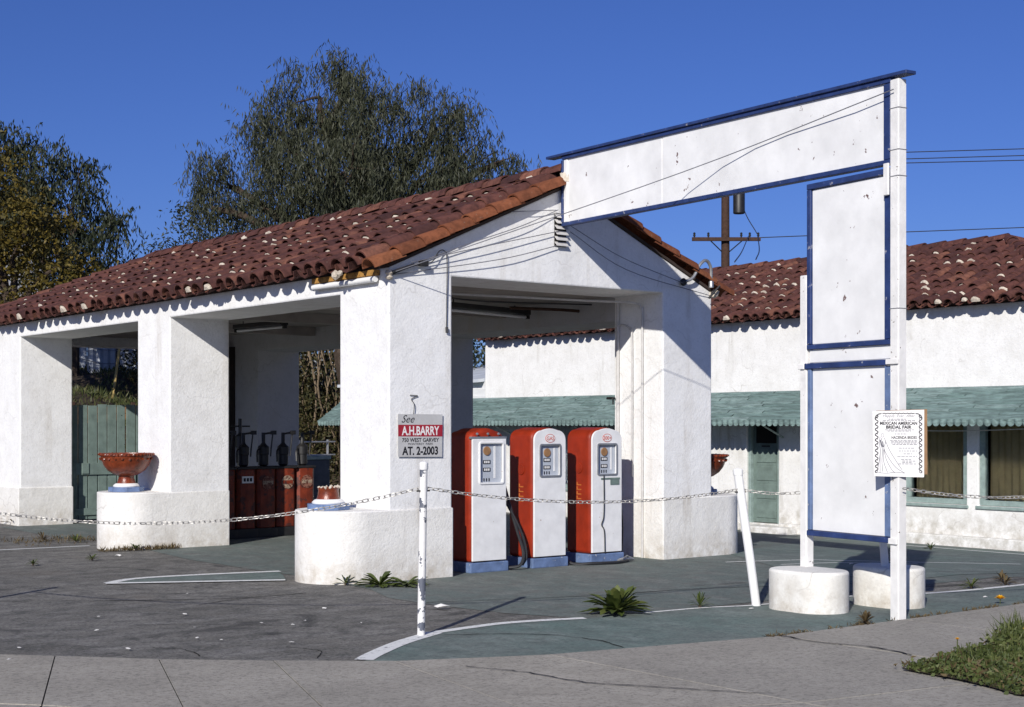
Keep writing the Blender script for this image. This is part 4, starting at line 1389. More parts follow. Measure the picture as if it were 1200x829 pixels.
for side in (-1, 1):
    for k in range(11):
        y0_ = -0.245 + k * 0.044
        cx_ = side * 0.178
        stroke(orn, [(cx_ + 0.013 * math.sin(q * 1.05) * side, y0_ + q * 0.0075) for q in range(7)], 0.0085)
        stroke(orn, [(cx_ + 0.010 * math.cos(a), y0_ + 0.012 + 0.010 * math.sin(a)) for a in np.linspace(0, 5, 9)], 0.004)
for k in range(8):
    a = PI / 2 * k / 7
    for side in (-1, 1):
        stroke(orn, [(side * (0.135 + 0.043 * math.sin(a) + q * .006), 0.215 + 0.035 * math.cos(a) + .006 * math.sin(q * 2)) for q in range(4)], 0.005)
stroke(orn, [(x, 0.252 + .003 * math.sin(x * 200)) for x in np.linspace(-0.13, 0.13, 40)], 0.007)
tag(orn.build('border_ornament', M['ink'], ps), kind='stuff')
fig = MB()
stroke(fig, [(-0.130 + 0.011 * math.cos(a), 0.070 + 0.016 * math.sin(a)) for a in np.linspace(0, 2 * PI, 14)], 0.003)
for pts in ([(-0.150, 0.06), (-0.155, 0.0), (-0.148, -0.06), (-0.158, -0.15), (-0.175, -0.24)], [(-0.115, 0.05), (-0.105, 0.01), (-0.118, -0.04), (-0.08, -0.12), (-0.02, -0.20), (0.05, -0.245)],
            [(-0.135, 0.05), (-0.145, 0.0), (-0.130, -0.05), (-0.135, -0.14), (-0.128, -0.235)], [(-0.120, -0.04), (-0.10, -0.13), (-0.06, -0.21), (-0.03, -0.245)], [(-0.122, -0.05), (-0.12, -0.15), (-0.09, -0.24)],
            [(-0.148, -0.05), (-0.15, -0.14), (-0.15, -0.245)], [(-0.105, 0.02), (-0.07, -0.06), (-0.01, -0.16), (0.03, -0.22)], [(-0.175, -0.243), (-0.09, -0.247), (-0.03, -0.238), (0.05, -0.246)]):
    stroke(fig, [(p.x, p.y) for p in smooth_path([(x, y, 0) for x, y in pts], 4)], 0.0042)
stroke(fig, [(-0.148, 0.03), (-0.132, -0.03)], 0.012)
stroke(fig, [(-0.130, 0.02), (-0.122, -0.03)], 0.009)
tag(fig.build('dress_drawing', M['grey_ink'], ps), kind='stuff')


# ---------------------------------------------------------------- posts and chains
def chain_post(base, top, r, label, mat):
    d = Vector(top) - Vector(base)
    t = thing('chain_post', label, 'post', base, 0, 'white pipe posts carrying the chain')
    MB().tube([(0, 0, -0.03), d * 0.33, d * 0.66, d], r, 14).build('pipe', mat, t, True)
    MB().lathe([(r + .003, 0), (r + .006, 0.012), (r + .006, 0.05), (r - .006, 0.062), (0, 0.064)], 14, c=tuple(d - Vector((0, 0, 0.012)))).build('cap', M['white_paint'], t, True)
    MB().tube([d * 0.865 + Vector((-r - .03, 0, 0)), d * 0.865 + Vector((r + .03, 0, 0))], 0.007, 6).build('chain_hook', M['iron'], t, True)
    return t


P1b, P1t = Vector((-2.0, -3.46, 0)), Vector((-1.985, -3.475, 1.31))
P2b, P2t = Vector((1.46, -3.81, 0)), Vector((1.33, -3.70, 1.20))
P0b = Vector((-5.15, 0.15, 0))
chain_post(P1b, P1t, 0.030, 'white peeling pipe post standing upright at the curved white line', M['pole_paint'])
chain_post(P2b, P2t, 0.040, 'white pipe post leaning to the left beside the low concrete bases', M['white_paint'])
lm = MB()
for k in range(10):
    pass
rl, rw, tr = 0.026, 0.0135, 0.0044
vs, fs = [], []
NS, NT = 10, 4
for i in range(NS):
    a = 2 * PI * i / NS
    ca, sa = math.cos(a), math.sin(a)
    cx_ = (rl - rw) * (1 if ca > 0.01 else -1 if ca < -0.01 else 0) + rw * ca
    cy_ = rw * sa
    for j in range(NT):
        b = 2 * PI * j / NT
        vs.append((cx_ + tr * math.cos(b) * ca, cy_ + tr * math.cos(b) * sa, tr * math.sin(b)))
for i in range(NS):
    for j in range(NT):
        fs.append((i * NT + j, ((i + 1) % NS) * NT + j, ((i + 1) % NS) * NT + (j + 1) % NT, i * NT + (j + 1) % NT))
LINK = MB().add(vs, fs).mesh('link', M['chain'], True)


def chain(a, b, sag, label):
    a, b = Vector(a), Vector(b)
    t = thing('chain', label, 'chain', a, 0, 'chain spans across the forecourt')
    L = (b - a).length
    S = 200
    pts = [a.lerp(b, s / S) - Vector((0, 0, 4 * sag * (s / S) * (1 - s / S))) for s in range(S + 1)]
    acc = [0]
    for i in range(S):
        acc.append(acc[-1] + (pts[i + 1] - pts[i]).length)
    step = 0.0455
    n = int(acc[-1] / step)
    j = 0
    for i in range(n):
        s = (i + 0.5) * acc[-1] / n
        while acc[j + 1] < s:
            j += 1
        p = pts[j].lerp(pts[j + 1], (s - acc[j]) / (acc[j + 1] - acc[j]))
        d = (pts[j + 1] - pts[j]).normalized()
        u = d.cross(Vector((0, 0, 1))).normalized()
        w_ = u.cross(d)
        ang = (PI / 2 if i % 2 else 0) + PI / 4 + random.uniform(-.3, .3)
        Mx = frame(p - a, d, u, w_) @ Matrix.Rotation(ang, 4, 'X')
        o = link('link', LINK, t)
        o.matrix_local = Mx
    return t


C1 = P1b.lerp(P1t, 0.885)
C2 = P2b.lerp(P2t, 0.885)
C3 = SG(1.14, 0.02, 1.03)
C4 = SG(-0.16, 0.05, 1.12)
chain_post(P0b, P0b + Vector((0.01, 0, 1.3)), 0.030, 'white pipe post at the left end of the chain', M['pole_paint'])
chain((P0b + Vector((0.02, 0, 1.14))), C1, 0.30, 'long sagging chain in front of the planters, left of the upright post')
chain(C1, C2, 0.115, 'chain hanging in front of the fuel pumps between the two white posts')
chain(C2, C3, 0.02, 'short taut chain from the leaning post to the signboard')
P5b = Vector((3.75, -6.0, 0))
chain(C4, P5b + Vector((0, 0, 1.13)), 0.10, 'chain running right from the tall sign post')
chain_post(P5b, P5b + Vector((0, 0, 1.28)), 0.032, 'white pipe post at the right end of the chain', M['white_paint'])

# ---------------------------------------------------------------- service wires on the gable
wires = [
    ([(0.02, -0.03, 3.24), SG(2.6, 0.25, 4.20) - Vector((0, 0, 0.06)), SG(-0.08, 0.08, 4.45)], 'thin wire strung from the front corner across the long signboard'),
    ([(0.02, -0.03, 3.24), (0.9, -0.06, 3.58), (1.7, -0.08, 3.86), (2.28, -0.05, 4.10)], 'black service wire from the front corner up to the gable vent'),
    ([(0.24, -0.07, 3.36), (1.2, -0.08, 3.60), (2.30, -0.04, 3.86)], 'lower service wire running to the foot of the gable vent'),
    ([(0.02, -0.03, 3.22), (1.4, -0.07, 3.47), (2.3, -0.04, 3.70)], 'lowest service wire sloping across the gable'),
    ([(2.44, -0.10, 3.92), (3.2, -0.12, 3.62), (4.26, -0.08, 3.38)], 'upper wire sloping down the shaded right side of the gable'),
    ([(2.44, -0.08, 3.86), (3.3, -0.10, 3.48), (4.78, -0.03, 3.26)], 'lower wire sloping down to the right corner of the gable'),
    ([(1.6, -0.05, 4.02), (1.95, -0.06, 4.06), (2.27, -0.03, 4.10)], 'short bent wire beside the top of the vent'),
]
for pts, lab in wires:
    pipe('wire', pts, 0.0048, M['grey_ink'], lab, 'wire', 'service wires on the gable', 6)
t = thing('cable_clamp', 'cable clamp and looped conductor on the gable above the left pier', 'clamp', (0.40, -0.06, 3.36))
MB().box(-0.05, 0.05, -0.03, 0.03, -0.03, 0.03).build('clamp_body', M['iron'], t, bevel=0.006)
MB().tube(smooth_path([(-0.38, 0.03, -0.14), (-0.2, 0, -0.06), (0, 0, 0), (0.12, 0, 0.03), (0.20, 0, 0.14), (0.28, 0.02, 0.16), (0.33, 0.03, 0.08), (0.335, 0.04, -0.35), (0.335, 0.045, -0.66)], 5), 0.0055, 6).build('conductor', M['iron'], t, True)
MB().tube(smooth_path([(-0.42, 0.02, -0.13), (-0.28, 0, -0.075), (-0.12, 0, -0.02)], 4), 0.018, 6).build('splice', M['black'], t, True)
MB().tube([(0.335, 0.04, -0.66), (0.33, 0.03, -0.72)], 0.016, 6).build('cable_end', M['black'], t, True)
t = thing('insulator', 'pale insulator knob at the front corner under the eave', 'insulator', (-0.01, -0.02, 3.22))
MB().lathe([(0.03, -0.05), (0.045, -0.03), (0.025, -0.01), (0.045, 0.015), (0.03, 0.05), (0, 0.05)], 12).build('knob', M['mortar'], t, True)
t = thing('weatherhead', 'grey gooseneck conduit on the right end of the gable', 'conduit', (4.30, -0.03, 3.40))
MB().lathe([(0.045, 0), (0.05, 0.02), (0.03, 0.05), (0, 0.055)], 12, M=frame((0, 0, 0), (1, 0, 0), (0, 0, 1), (0, -1, 0))).build('mount', M['iron'], t, True)
MB().tube(smooth_path([(0.0, -0.03, 0.0), (0.12, -0.06, 0.06), (0.22, -0.08, 0.22), (0.32, -0.09, 0.28), (0.40, -0.09, 0.20), (0.42, -0.08, 0.04)], 5), 0.020, 8).build('gooseneck', M['steel'], t, True)
MB().lathe([(0.03, -0.07), (0.032, 0), (0.02, 0.02), (0, 0.02)], 10, c=(0.42, -0.08, 0.02)).build('hood', M['steel'], t, True)
MB().tube([(0.40, -0.06, -0.18), (0.55, -0.10, -0.02)], 0.014, 6).build('bracket', M['black'], t, True)

# ---------------------------------------------------------------- second building
XB = 8.60
b2 = thing('shop_building', 'long white stucco shop with tiled hip roof behind the station', 'building', (0, 0, 0))
# openings: door, windows
DOOR = (2.20, 2.86, 0.12, 1.98)
WINS = [(-1.13, -0.12, 0.56, 1.95), (-2.42, -1.31, 0.56, 1.95), (5.2, 6.6, 0.5, 1.95), (6.8, 8.2, 0.5, 1.95)]
ys = sorted({-2.62, 9.6, DOOR[0], DOOR[1], *[w[0] for w in WINS], *[w[1] for w in WINS]})
zs = sorted({-0.05, 3.26, DOOR[2], DOOR[3], *[w[2] for w in WINS], *[w[3] for w in WINS]})


def fill2(x, y, z):
    if x > XB + 0.22:
        return y < -2.40 or y > 9.38 or x > 13.2
    for a, b, c, d in WINS + [DOOR]:
        if a < y < b and c < z < d:
            return False
    return True


ys2 = sorted(set(ys) | {-2.40, 9.38})
gridsolid([XB, XB + 0.22, 13.2, 13.42], ys2, zs, fill2).build('wall', M['stucco_b'], b2, bevel=0.012)
MB().box(XB + 0.25, 13.1, -2.3, 9.3, 0.02, 0.06).build('floor', M['darkroom'], b2)
MB().box(XB + 0.9, XB + 1.0, -2.3, 9.3, 0.06, 3.2).build('inner_wall', M['darkroom'], b2)
MB().box(XB - 0.13, XB - 0.001, -2.62, 2.10, -0.03, 0.145).build('kerb', M['stucco_b'], b2, bevel=0.02)
MB().box(XB - 0.10, XB - 0.001, 2.98, 9.6, -0.03, 0.11).build('kerb', M['stucco_b'], b2, bevel=0.02)
MB().box(XB - 0.36, XB - 0.002, 1.72, 2.66, -0.03, 0.10).build('doorstep', M['stucco_b'], b2, bevel=0.02)
# door
d = MB().box(XB + 0.10, XB + 0.14, DOOR[0] + .06, DOOR[1] - .06, DOOR[2] + .01, DOOR[3] - .05).build('door', M['green_wood'], b2, bevel=0.004)
for z0, z1 in ((0.20, 0.45), (0.50, 0.72), (0.78, 1.00), (1.06, 1.28)):
    MB().box(XB + 0.088, XB + 0.099, DOOR[0] + .13, DOOR[1] - .13, z0, z1).build('panel', M['green_wood'], d, bevel=0.005)
MB().box(XB + 0.085, XB + 0.099, DOOR[0] + .13, DOOR[1] - .13, 1.36, 1.86).build('pane', M['darkroom'], d)
MB().box(XB + 0.086, XB + 0.099, 2.46, 2.62, 1.30, 1.325).build('letter_slot', M['iron'], d)
for y0, y1 in ((DOOR[0] + .002, DOOR[0] + .058), (DOOR[1] - .058, DOOR[1] - .002)):
    MB().box(XB + 0.04, XB + 0.16, y0, y1, DOOR[2], DOOR[3] - .002).build('door_jamb', M['green_frame'], b2, bevel=0.004)
MB().box(XB + 0.04, XB + 0.16, DOOR[0] + .06, DOOR[1] - .06, DOOR[3] - .05, DOOR[3] - .003).build('door_head', M['green_frame'], b2)
for a, b, c, dd in WINS:
    f = 0.075
    wn_ = MB()
    wn_.box(XB + 0.03, XB + 0.12, a + .003, a + f, c + f, dd - f).box(XB + 0.03, XB + 0.12, b - f, b - .003, c + f, dd - f)
    wn_.box(XB + 0.03, XB + 0.12, a + .003, b - .003, dd - f, dd - .003).box(XB + 0.03, XB + 0.12, a + .003, b - .003, c + .003, c + f)
    wo_ = wn_.build('window', M['green_frame'], b2, bevel=0.004, seg=1)
    MB().box(XB - 0.03, XB + 0.028, a - .03, b + .03, c - .045, c - .003).build('sill', M['green_frame'], wo_, bevel=0.006, seg=1)
    MB().box(XB + 0.075, XB + 0.081, a + f, b - f, c + f, dd - f).build('pane', M['glass'], wo_)
    cm = MB()
    n = int((b - a - 2 * f) / 0.022)
    pts = []
    for i in range(n + 1):
        y = a + f + (b - a - 2 * f) * i / n
        pts.append((XB + 0.16 + 0.016 * math.sin(i * 1.35) + 0.008 * math.sin(i * .37), y))
    vs = [(x, y, c + f) for x, y in pts] + [(x, y, dd - 0.02) for x, y in pts]
    fs = [(i, i + 1, n + 2 + i, n + 1 + i) for i in range(n)]
    cm.add(vs, fs).build('curtain', M['curtain'] if a < 4 else M['paper'], wo_, True)

# tile roof with hips
s2 = 0.43
ov = 0.18
xe, ze = XB - ov, 3.275 - s2 * ov
XR = 11.02
run2 = XR - xe
zr = ze + s2 * run2
ya, yb = -2.62 - ov, 9.6 + ov
mb = MB()
xb_ = XR + run2
ei = ov - 0.015
c = [(xe + ei, ya + ei, ze + s2 * ei), (xb_ - ei, ya + ei, ze + s2 * ei), (xb_ - ei, yb - ei, ze + s2 * ei), (xe + ei, yb - ei, ze + s2 * ei), (XR, ya + run2, zr), (XR, yb - run2, zr)]
c2 = [(x, y, z + .03) for x, y, z in c]
mb.add(c + c2, [(0, 4, 5, 3)[::-1], (0, 1, 4)[::-1], (1, 2, 5, 4)[::-1], (2, 3, 5)[::-1], (6, 9, 11, 10)[::-1], (6, 10, 7)[::-1], (7, 10, 11, 8)[::-1], (8, 11, 9)[::-1],
                (0, 1, 7, 6), (1, 2, 8, 7), (2, 3, 9, 8), (3, 0, 6, 9)])
roof2 = mb.build('roof', M['deck'], b2)
bmn = mb
small = tile_mesh('tile', 0.40, 0.088, 0.074, 0.014, 6, 0.022)
pans2, rest2, mort2 = MB(), MB(), MB()
sl2 = math.hypot(1, s2)
T1 = TiledSlope((xe - 0.05, ya, ze + 0.012), (0, -1, 0), Vector((1, 0, s2)), 0.205, 0.305, 0.088, 0.074, 0.40)
lay(T1, (0, 1, 0), yb - ya, lambda du_: min(run2, du_, (yb - ya) - du_) * sl2, roof2, small, 290, 0.44, pans2, rest2, mort2)
T2 = TiledSlope((xe, ya - 0.05, ze + 0.012), (1, 0, 0), Vector((0, 1, s2)), 0.205, 0.305, 0.088, 0.074, 0.40)
lay(T2, (1, 0, 0), 2 * run2, lambda du_: min(du_, 2 * run2 - du_) * sl2, roof2, small, 0, 0.2, pans2, rest2, mort2)
tag(pans2.build('pan_tiles', M['tile'], roof2, True), kind='stuff')
tag(rest2.build('tiles_beyond', M['tile'], roof2, True), kind='stuff')
barrel_run((XR, ya + run2, zr + 0.10), (XR, yb - run2, zr + 0.10), 0.10, 0.09, 0.36, roof2, 'ridge_tile', 'tile', mort=mort2, lump=0.3)
barrel_run((xe - .03, ya - .03, ze + 0.08), (XR, ya + run2, zr + 0.11), 0.10, 0.088, 0.33, roof2, 'hip_tile', 'tile', mort=mort2, lump=0.9)
barrel_run((xb_, ya, ze + 0.08), (XR, ya + run2, zr + 0.10), 0.10, 0.088, 0.33, roof2, 'hip_tile', 'tile')
barrel_run((xe, yb, ze + 0.08), (XR, yb - run2, zr + 0.10), 0.10, 0.088, 0.33, roof2, 'hip_tile', 'tile')
tag(mort2.build('mortar', M['mortar'], roof2), kind='stuff')

# awning of ragged green roofing strips with a scalloped lip
aw = thing('awning', 'long weathered green awning with a scalloped edge along the shop wall', 'awning')
AX0, AX1, AZ0, AZ1 = XB - 0.62, XB - 0.004, 1.70, 2.15
AY0, AY1 = -2.60, 14.8
MB().add([(AX0, AY0, AZ0 - .012), (AX1, AY0, AZ1 - .012), (AX1, AY1, AZ1 - .012), (AX0, AY1, AZ0 - .012), (AX0, AY0, AZ0 + .008), (AX1, AY0, AZ1 + .008), (AX1, AY1, AZ1 + .008), (AX0, AY1, AZ0 + .008)],
         [(0, 3, 2, 1)[::-1], (4, 5, 6, 7), (0, 1, 5, 4), (2, 3, 7, 6), (1, 2, 6, 5), (3, 0, 4, 7)]).build('deck', M['awning'], aw)
shg = MB()
rows = 9
for r in range(rows):
    y = AY0 - random.uniform(0, .5)
    while y < AY1:
        w_ = random.uniform(0.35, 1.3)
        y1 = min(y + w_, AY1)
        y0_ = max(y, AY0)
        if y1 > y0_ + .02:
            f0, f1 = r / rows - 0.006, (r + 1.35) / rows
            f1 = min(f1, 1)
            j0, j1 = random.uniform(-.012, .018), random.uniform(-.012, .018)
            lift = random.uniform(0.012, 0.030)
            P_ = lambda f, dz: (AX0 + (AX1 - AX0) * f, AZ0 + (AZ1 - AZ0) * f + dz)
            nseg = max(1, int((y1 - y0_) / .25))
            vs, fs = [], []
            for k in range(nseg + 1):
                yy = y0_ + (y1 - y0_) * k / nseg
                jf = j0 + (j1 - j0) * k / nseg + random.uniform(-.009, .009)
                xa, za = P_(f0 + jf, lift + 0.010)
                xb2, zb2 = P_(f0 + jf, 0.010)
                xc, zc = P_(f1, 0.011)
                vs += [(xb2, yy, zb2), (xa, yy, za), (xc, yy, zc)]
            for k in range(nseg):
                o_ = 3 * k
                fs += [(o_, o_ + 3, o_ + 4, o_ + 1), (o_ + 1, o_ + 4, o_ + 5, o_ + 2)]
            shg.add(vs, fs)
        y = y1 + random.uniform(0.0, 0.02)
        if y1 >= AY1:
            break
tag(shg.build('roofing_strips', M['awning'], aw), kind='stuff')
sc = MB()
pit = 0.112
n = int((AY1 - AY0) / pit)
vs, fs = [], []
K = 6
for i in range(n * K + 1):
    y = AY0 + i * pit / K
    ph = (i % K) / K
    drop = 0.055 + 0.042 * math.sin(PI * ph)
    x = AX0 - 0.012 + 0.010 * math.sin(2 * PI * i / K)
    vs += [(x, y, AZ0 + 0.022), (x, y, AZ0 + 0.022 - drop), (x + .008, y, AZ0 + 0.022), (x + .008, y, AZ0 + 0.022 - drop)]
for i in range(n * K):
    o_ = 4 * i
    fs += [(o_, o_ + 1, o_ + 5, o_ + 4), (o_ + 2, o_ + 6, o_ + 7, o_ + 3), (o_ + 1, o_ + 3, o_ + 7, o_ + 5), (o_, o_ + 4, o_ + 6, o_ + 2)]
sc.add(vs, fs).build('scalloped_lip', M['awning'], aw)
y = AY0 + 0.3
while y < AY1:
    MB().tube([(AX0 + .05, y, AZ0 - .02), (XB - .01 if y < 9.4 else XB - .01, y, 1.45)], 0.014, 6).build('bracket', M['green_frame'], aw)
    y += 2.2
pipe('wire', [(11.3, -.75, 1.60), (11.3, 0.8, 1.55), (11.3, 2.4, 1.56)], 0.007, M['conduit'], 'pale cable hanging under the awning in front of the windows', 'wire')

# clapboard annex beyond the tiled part
an = thing('annex', 'low white clapboard shed at the far end of the shop', 'shed')
for i in range(18):
    z = 0.05 + i * 0.135
    MB().add([(XB + .02, 9.62, z), (XB + .02, 14.6, z), (XB + .005, 14.6, z + .135), (XB + .005, 9.62, z + .135), (XB + .06, 9.62, z), (XB + .06, 14.6, z), (XB + .06, 14.6, z + .135), (XB + .06, 9.62, z + .135)],
             [(0, 3, 2, 1), (4, 5, 6, 7), (0, 1, 5, 4), (3, 7, 6, 2), (0, 4, 7, 3), (1, 2, 6, 5)]).build('board', M['clapboard'], an)
MB().box(XB + .07, 12.5, 9.65, 14.55, 0, 2.45).build('core', M['clapboard'], an)
MB().add([(XB - .15, 9.62, 2.46), (XB - .15, 14.75, 2.46), (12.7, 14.75, 3.0), (12.7, 9.62, 3.0), (XB - .15, 9.62, 2.52), (XB - .15, 14.75, 2.52), (12.7, 14.75, 3.06), (12.7, 9.62, 3.06)],
         [(0, 1, 2, 3)[::-1], (4, 5, 6, 7)[::-1], (0, 1, 5, 4), (1, 2, 6, 5), (2, 3, 7, 6), (3, 0, 4, 7)]).build('roof', M['tin'], an)

# the shop stands on the lower side of the lot and is built at 1.18 of the sizes above
for o in (b2, aw, an):
    o.scale = (1.18, 1.18, 1.18)
    o.location = (-8.533 * -0.18, -12.84 * -0.18, 1.65 * -0.18)

# ---------------------------------------------------------------- utility pole
up = thing('utility_pole', 'brown utility pole with crossarm and transformer beyond the shop roof', 'utility pole', (24.56, 18.35, 0))
MB().tube([(0, 0, -.3), (0, 0, 10.4)], [0.155, 0.12], 12).build('pole', M['pole_wood'], up, True)
cd = Vector((0.78, -0.62, 0))


def cbox(mb, s0, s1, z0, z1, t=0.05, off=0.0):
    Mx = frame((0, 0, 0), cd, (cd.y * -1, cd.x, 0), (0, 0, 1))
    return mb.box(s0, s1, -t + off, t + off, z0, z1, Mx)


arm = cbox(MB(), -1.05, 1.05, 7.26, 7.37, 0.05, -0.2).build('crossarm', M['pole_wood'], up)
for s in (-0.98, -0.55, 0.46, 0.72, 0.98):
    q = cd * s + Vector((-cd.y, cd.x, 0)) * -0.2
    MB().lathe([(0.015, 7.37), (0.04, 7.42), (0.03, 7.47), (0.042, 7.5), (0.0, 7.53)], 8, (q.x, q.y, 0)).build('insulator', M['iron'], arm, True)
for s in (-0.5, 0.5):
    q = cd * s + Vector((-cd.y, cd.x, 0)) * -0.22
    MB().tube([(q.x, q.y, 7.28), (0, 0, 6.85)], 0.018, 6).build('arm_brace', M['iron'], up)
tq = cd * 0.42
MB().lathe([(0.16, 8.12), (0.18, 8.14), (0.18, 8.74), (0.15, 8.79), (0.0, 8.80)], 16, (tq.x, tq.y, 0)).build('transformer', M['iron'], up, True)
cbox(MB(), -0.6, 0.9, 9.6, 9.7).build('crossarm', M['pole_wood'], up)
for k, (s, z0) in enumerate(((-0.98, 7.5), (0.98, 7.5), (0.72, 7.5))):
    pass
lines_ = [
    ([(25.32, 17.74, 7.5), (25.0, 18.0, 8.3), (24.9, 18.1, 9.6)], 'drop wire from the crossarm up the utility pole'),
    ([(25.3, 17.7, 7.45), (19.6, 12.5, 6.1), (14.5, 8.0, 5.1)], 'service wire from the utility pole down to the shop roof'),
    ([(25.1, 17.9, 7.42), (19.5, 13.0, 6.1), (14.5, 8.6, 5.1)], 'second service wire from the utility pole to the shop roof'),
    ([(24.7, 18.2, 7.35), (40.0, 4.0, 8.0), (62.0, -16.0, 9.3)], 'lowest line running right from the utility pole'),
    ([(24.9, 18.1, 9.65), (42.0, 3.0, 10.2), (66.0, -18.0, 11.6)], 'middle of the upper power lines at right'),
    ([(24.6, 18.4, 9.85), (42.0, 3.4, 10.45), (66.0, -17.0, 11.9)], 'topmost power line at right'),
    ([(25.2, 17.8, 9.55), (42.0, 2.6, 9.95), (66.0, -19.0, 11.2)], 'lowest of the upper power lines at right'),
]
for pts, lab in lines_:
    pipe('power_line', pts, 0.014, M['black'], lab, 'power line', 'overhead lines', 8)

# ---------------------------------------------------------------- back yard: fences, boards
fe = thing('tin_fence', 'pale corrugated sheet fence along the top of the hillside', 'fence', (0, 25.5, 0))
x = -2.0
k = 0
while x < 16.0:
    w_ = 0.82
    z0 = float(hill_z(x + .4, 25.5)) - 0.06
    h = 1.02 + random.uniform(-.12, .08)
    n = 16
    pts = [(x + w_ * i / n, 0.02 * math.sin(i * PI / 2)) for i in range(n + 1)]
    vs = [(a, b, z0) for a, b in pts] + [(a, b, z0 + h) for a, b in pts]
    vs += [(a, b + .004, z0) for a, b in pts] + [(a, b + .004, z0 + h) for a, b in pts]
    fs = [(i, i + 1, n + 2 + i, n + 1 + i) for i in range(n)] + [(2 * n + 2 + i + 1, 2 * n + 2 + i, 3 * n + 3 + i, 3 * n + 4 + i) for i in range(n)]
    MB().add(vs, fs).build('sheet', M['tin'], fe)
    if k % 2 == 0:
        MB().tube([(x - .01, -0.06, z0 - .1), (x - .01, -0.06, z0 + 1.15)], 0.028, 8).build('fence_post', M['iron'], fe)
    x += w_ + 0.012
    k += 1
for z in (0.25, 0.62):
    pts = [(xx, -0.10, float(hill_z(xx, 25.5)) + z) for xx in np.linspace(-2, 16, 20)]
    MB().tube(pts, 0.012, 5).build('rail_wire', M['steel'], fe)
t = pipe('leaning_pole', [(6.55, 22.4, 2.3), (6.78, 22.55, 3.5), (6.95, 22.7, 4.3)], 0.035, M['bamboo'], 'thin yellow pole leaning on the slope behind the green gates', 'pole')
t = thing('board_step', 'weathered board step dug into the slope above the green gates', 'step', (4.55, 18.3, 1.6))
for i in range(3):
    MB().box(-0.75, 0.75, -0.03, 0.03, 0.15 * i, 0.15 * i + 0.14).build('board', M['cardboard'], t, bevel=0.006, seg=1)
for x in (-0.7, 0.7):
    MB().box(x - .04, x + .04, -0.09, -0.032, -0.3, 0.55).build('stake', M['pole_wood'], t)
t = thing('storage_box', 'dark open box on the slope above the left gate', 'box', (3.4, 18.6, 1.62))
MB().box(-0.6, 0.55, 0, 0.5, 0, 0.62).build('body', M['brown_board'], t, bevel=0.01)
MB().box(-0.64, 0.59, -0.04, 0.54, 0.62, 0.66).build('lid', M['pole_wood'], t, bevel=0.006)
pf = thing('pipe_fence', 'grey pipe rail fence beside the end of the green awning', 'fence', (8.3, 15.9, -0.15))
for i in range(3):
    MB().tube([(i * 0.9 - .9, i * .25, 0), (i * 0.9 - .9, i * .25, 1.45)], 0.028, 8).build('post', M['steel'], pf, True)
for z in (1.1, 1.40):
    MB().tube([(-1.0, -.02, z + .12), (0, 0.25, z), (1.1, .5, z)], 0.02, 6).build('rail', M['steel'], pf, True)
bb = thing('tool_chest', 'blue-grey metal chest standing behind the oil dispensers', 'chest', (5.9, 12.6, 0))
MB().box(-0.5, 0.9, -0.25, 0.25, 0.05, 0.95).build('body', M['tin_dark'], bb, bevel=0.015)
MB().box(-0.52, 0.92, -0.27, 0.27, 0.952, 1.03).build('lid', M['green_frame'], bb, bevel=0.01)

# far house on the hill, mostly hidden by the left tree
hs = thing('hill_house', 'pale grey house on the hill behind the left tree', 'house', (6.2, 33.5, 3.4))
gridsolid([-4.2, -2.6, -1.4, 0.0, 1.2, 3.0], [0, 0.3, 6], [0, 2.0, 3.2, 4.6],
          lambda x, y, z: y > 0.3 or not (2.0 < z < 3.2 and (-2.6 < x < -1.4 or 0 < x < 1.2))).build('wall', M['house'], hs, bevel=0.01)
for x in (-2.6, 0.0):
    w_ = MB().box(x + .02, x + 1.18, 0.12, 0.16, 2.02, 3.18).build('window', M['darkroom'], hs)
    MB().box(x, x + 1.2, 0.05, 0.11, 2.56, 2.63).box(x + .57, x + .63, 0.05, 0.105, 2.02, 3.18).build('frame', M['white_paint'], w_)
MB().add([(-4.6, -.4, 4.55), (3.4, -.4, 4.55), (3.4, 6.4, 4.55), (-4.6, 6.4, 4.55), (-4.6, 3, 5.9), (3.4, 3, 5.9)], [(0, 1, 5, 4), (2, 3, 4, 5), (1, 2, 5), (3, 0, 4), (0, 3, 2, 1)]).build('roof', M['deck'], hs)


# ---------------------------------------------------------------- trees
def branch(mb, p, q, r0, r1, wob=0.12, n=6):
    p, q = Vector(p), Vector(q)
    L = (q - p).length
    pts, rad = [], []
    for i in range(n + 1):
        f = i / n
        j = Vector((random.uniform(-1, 1), random.uniform(-1, 1), random.uniform(-.5, .5))) * wob * L * math.sin(PI * f) * 0.5
        pts.append(p.lerp(q, f) + j + Vector((0, 0, 0.06 * L * math.sin(PI * f))))
        rad.append(r0 + (r1 - r0) * f)
    mb.tube(pts, rad, 7)
    return pts


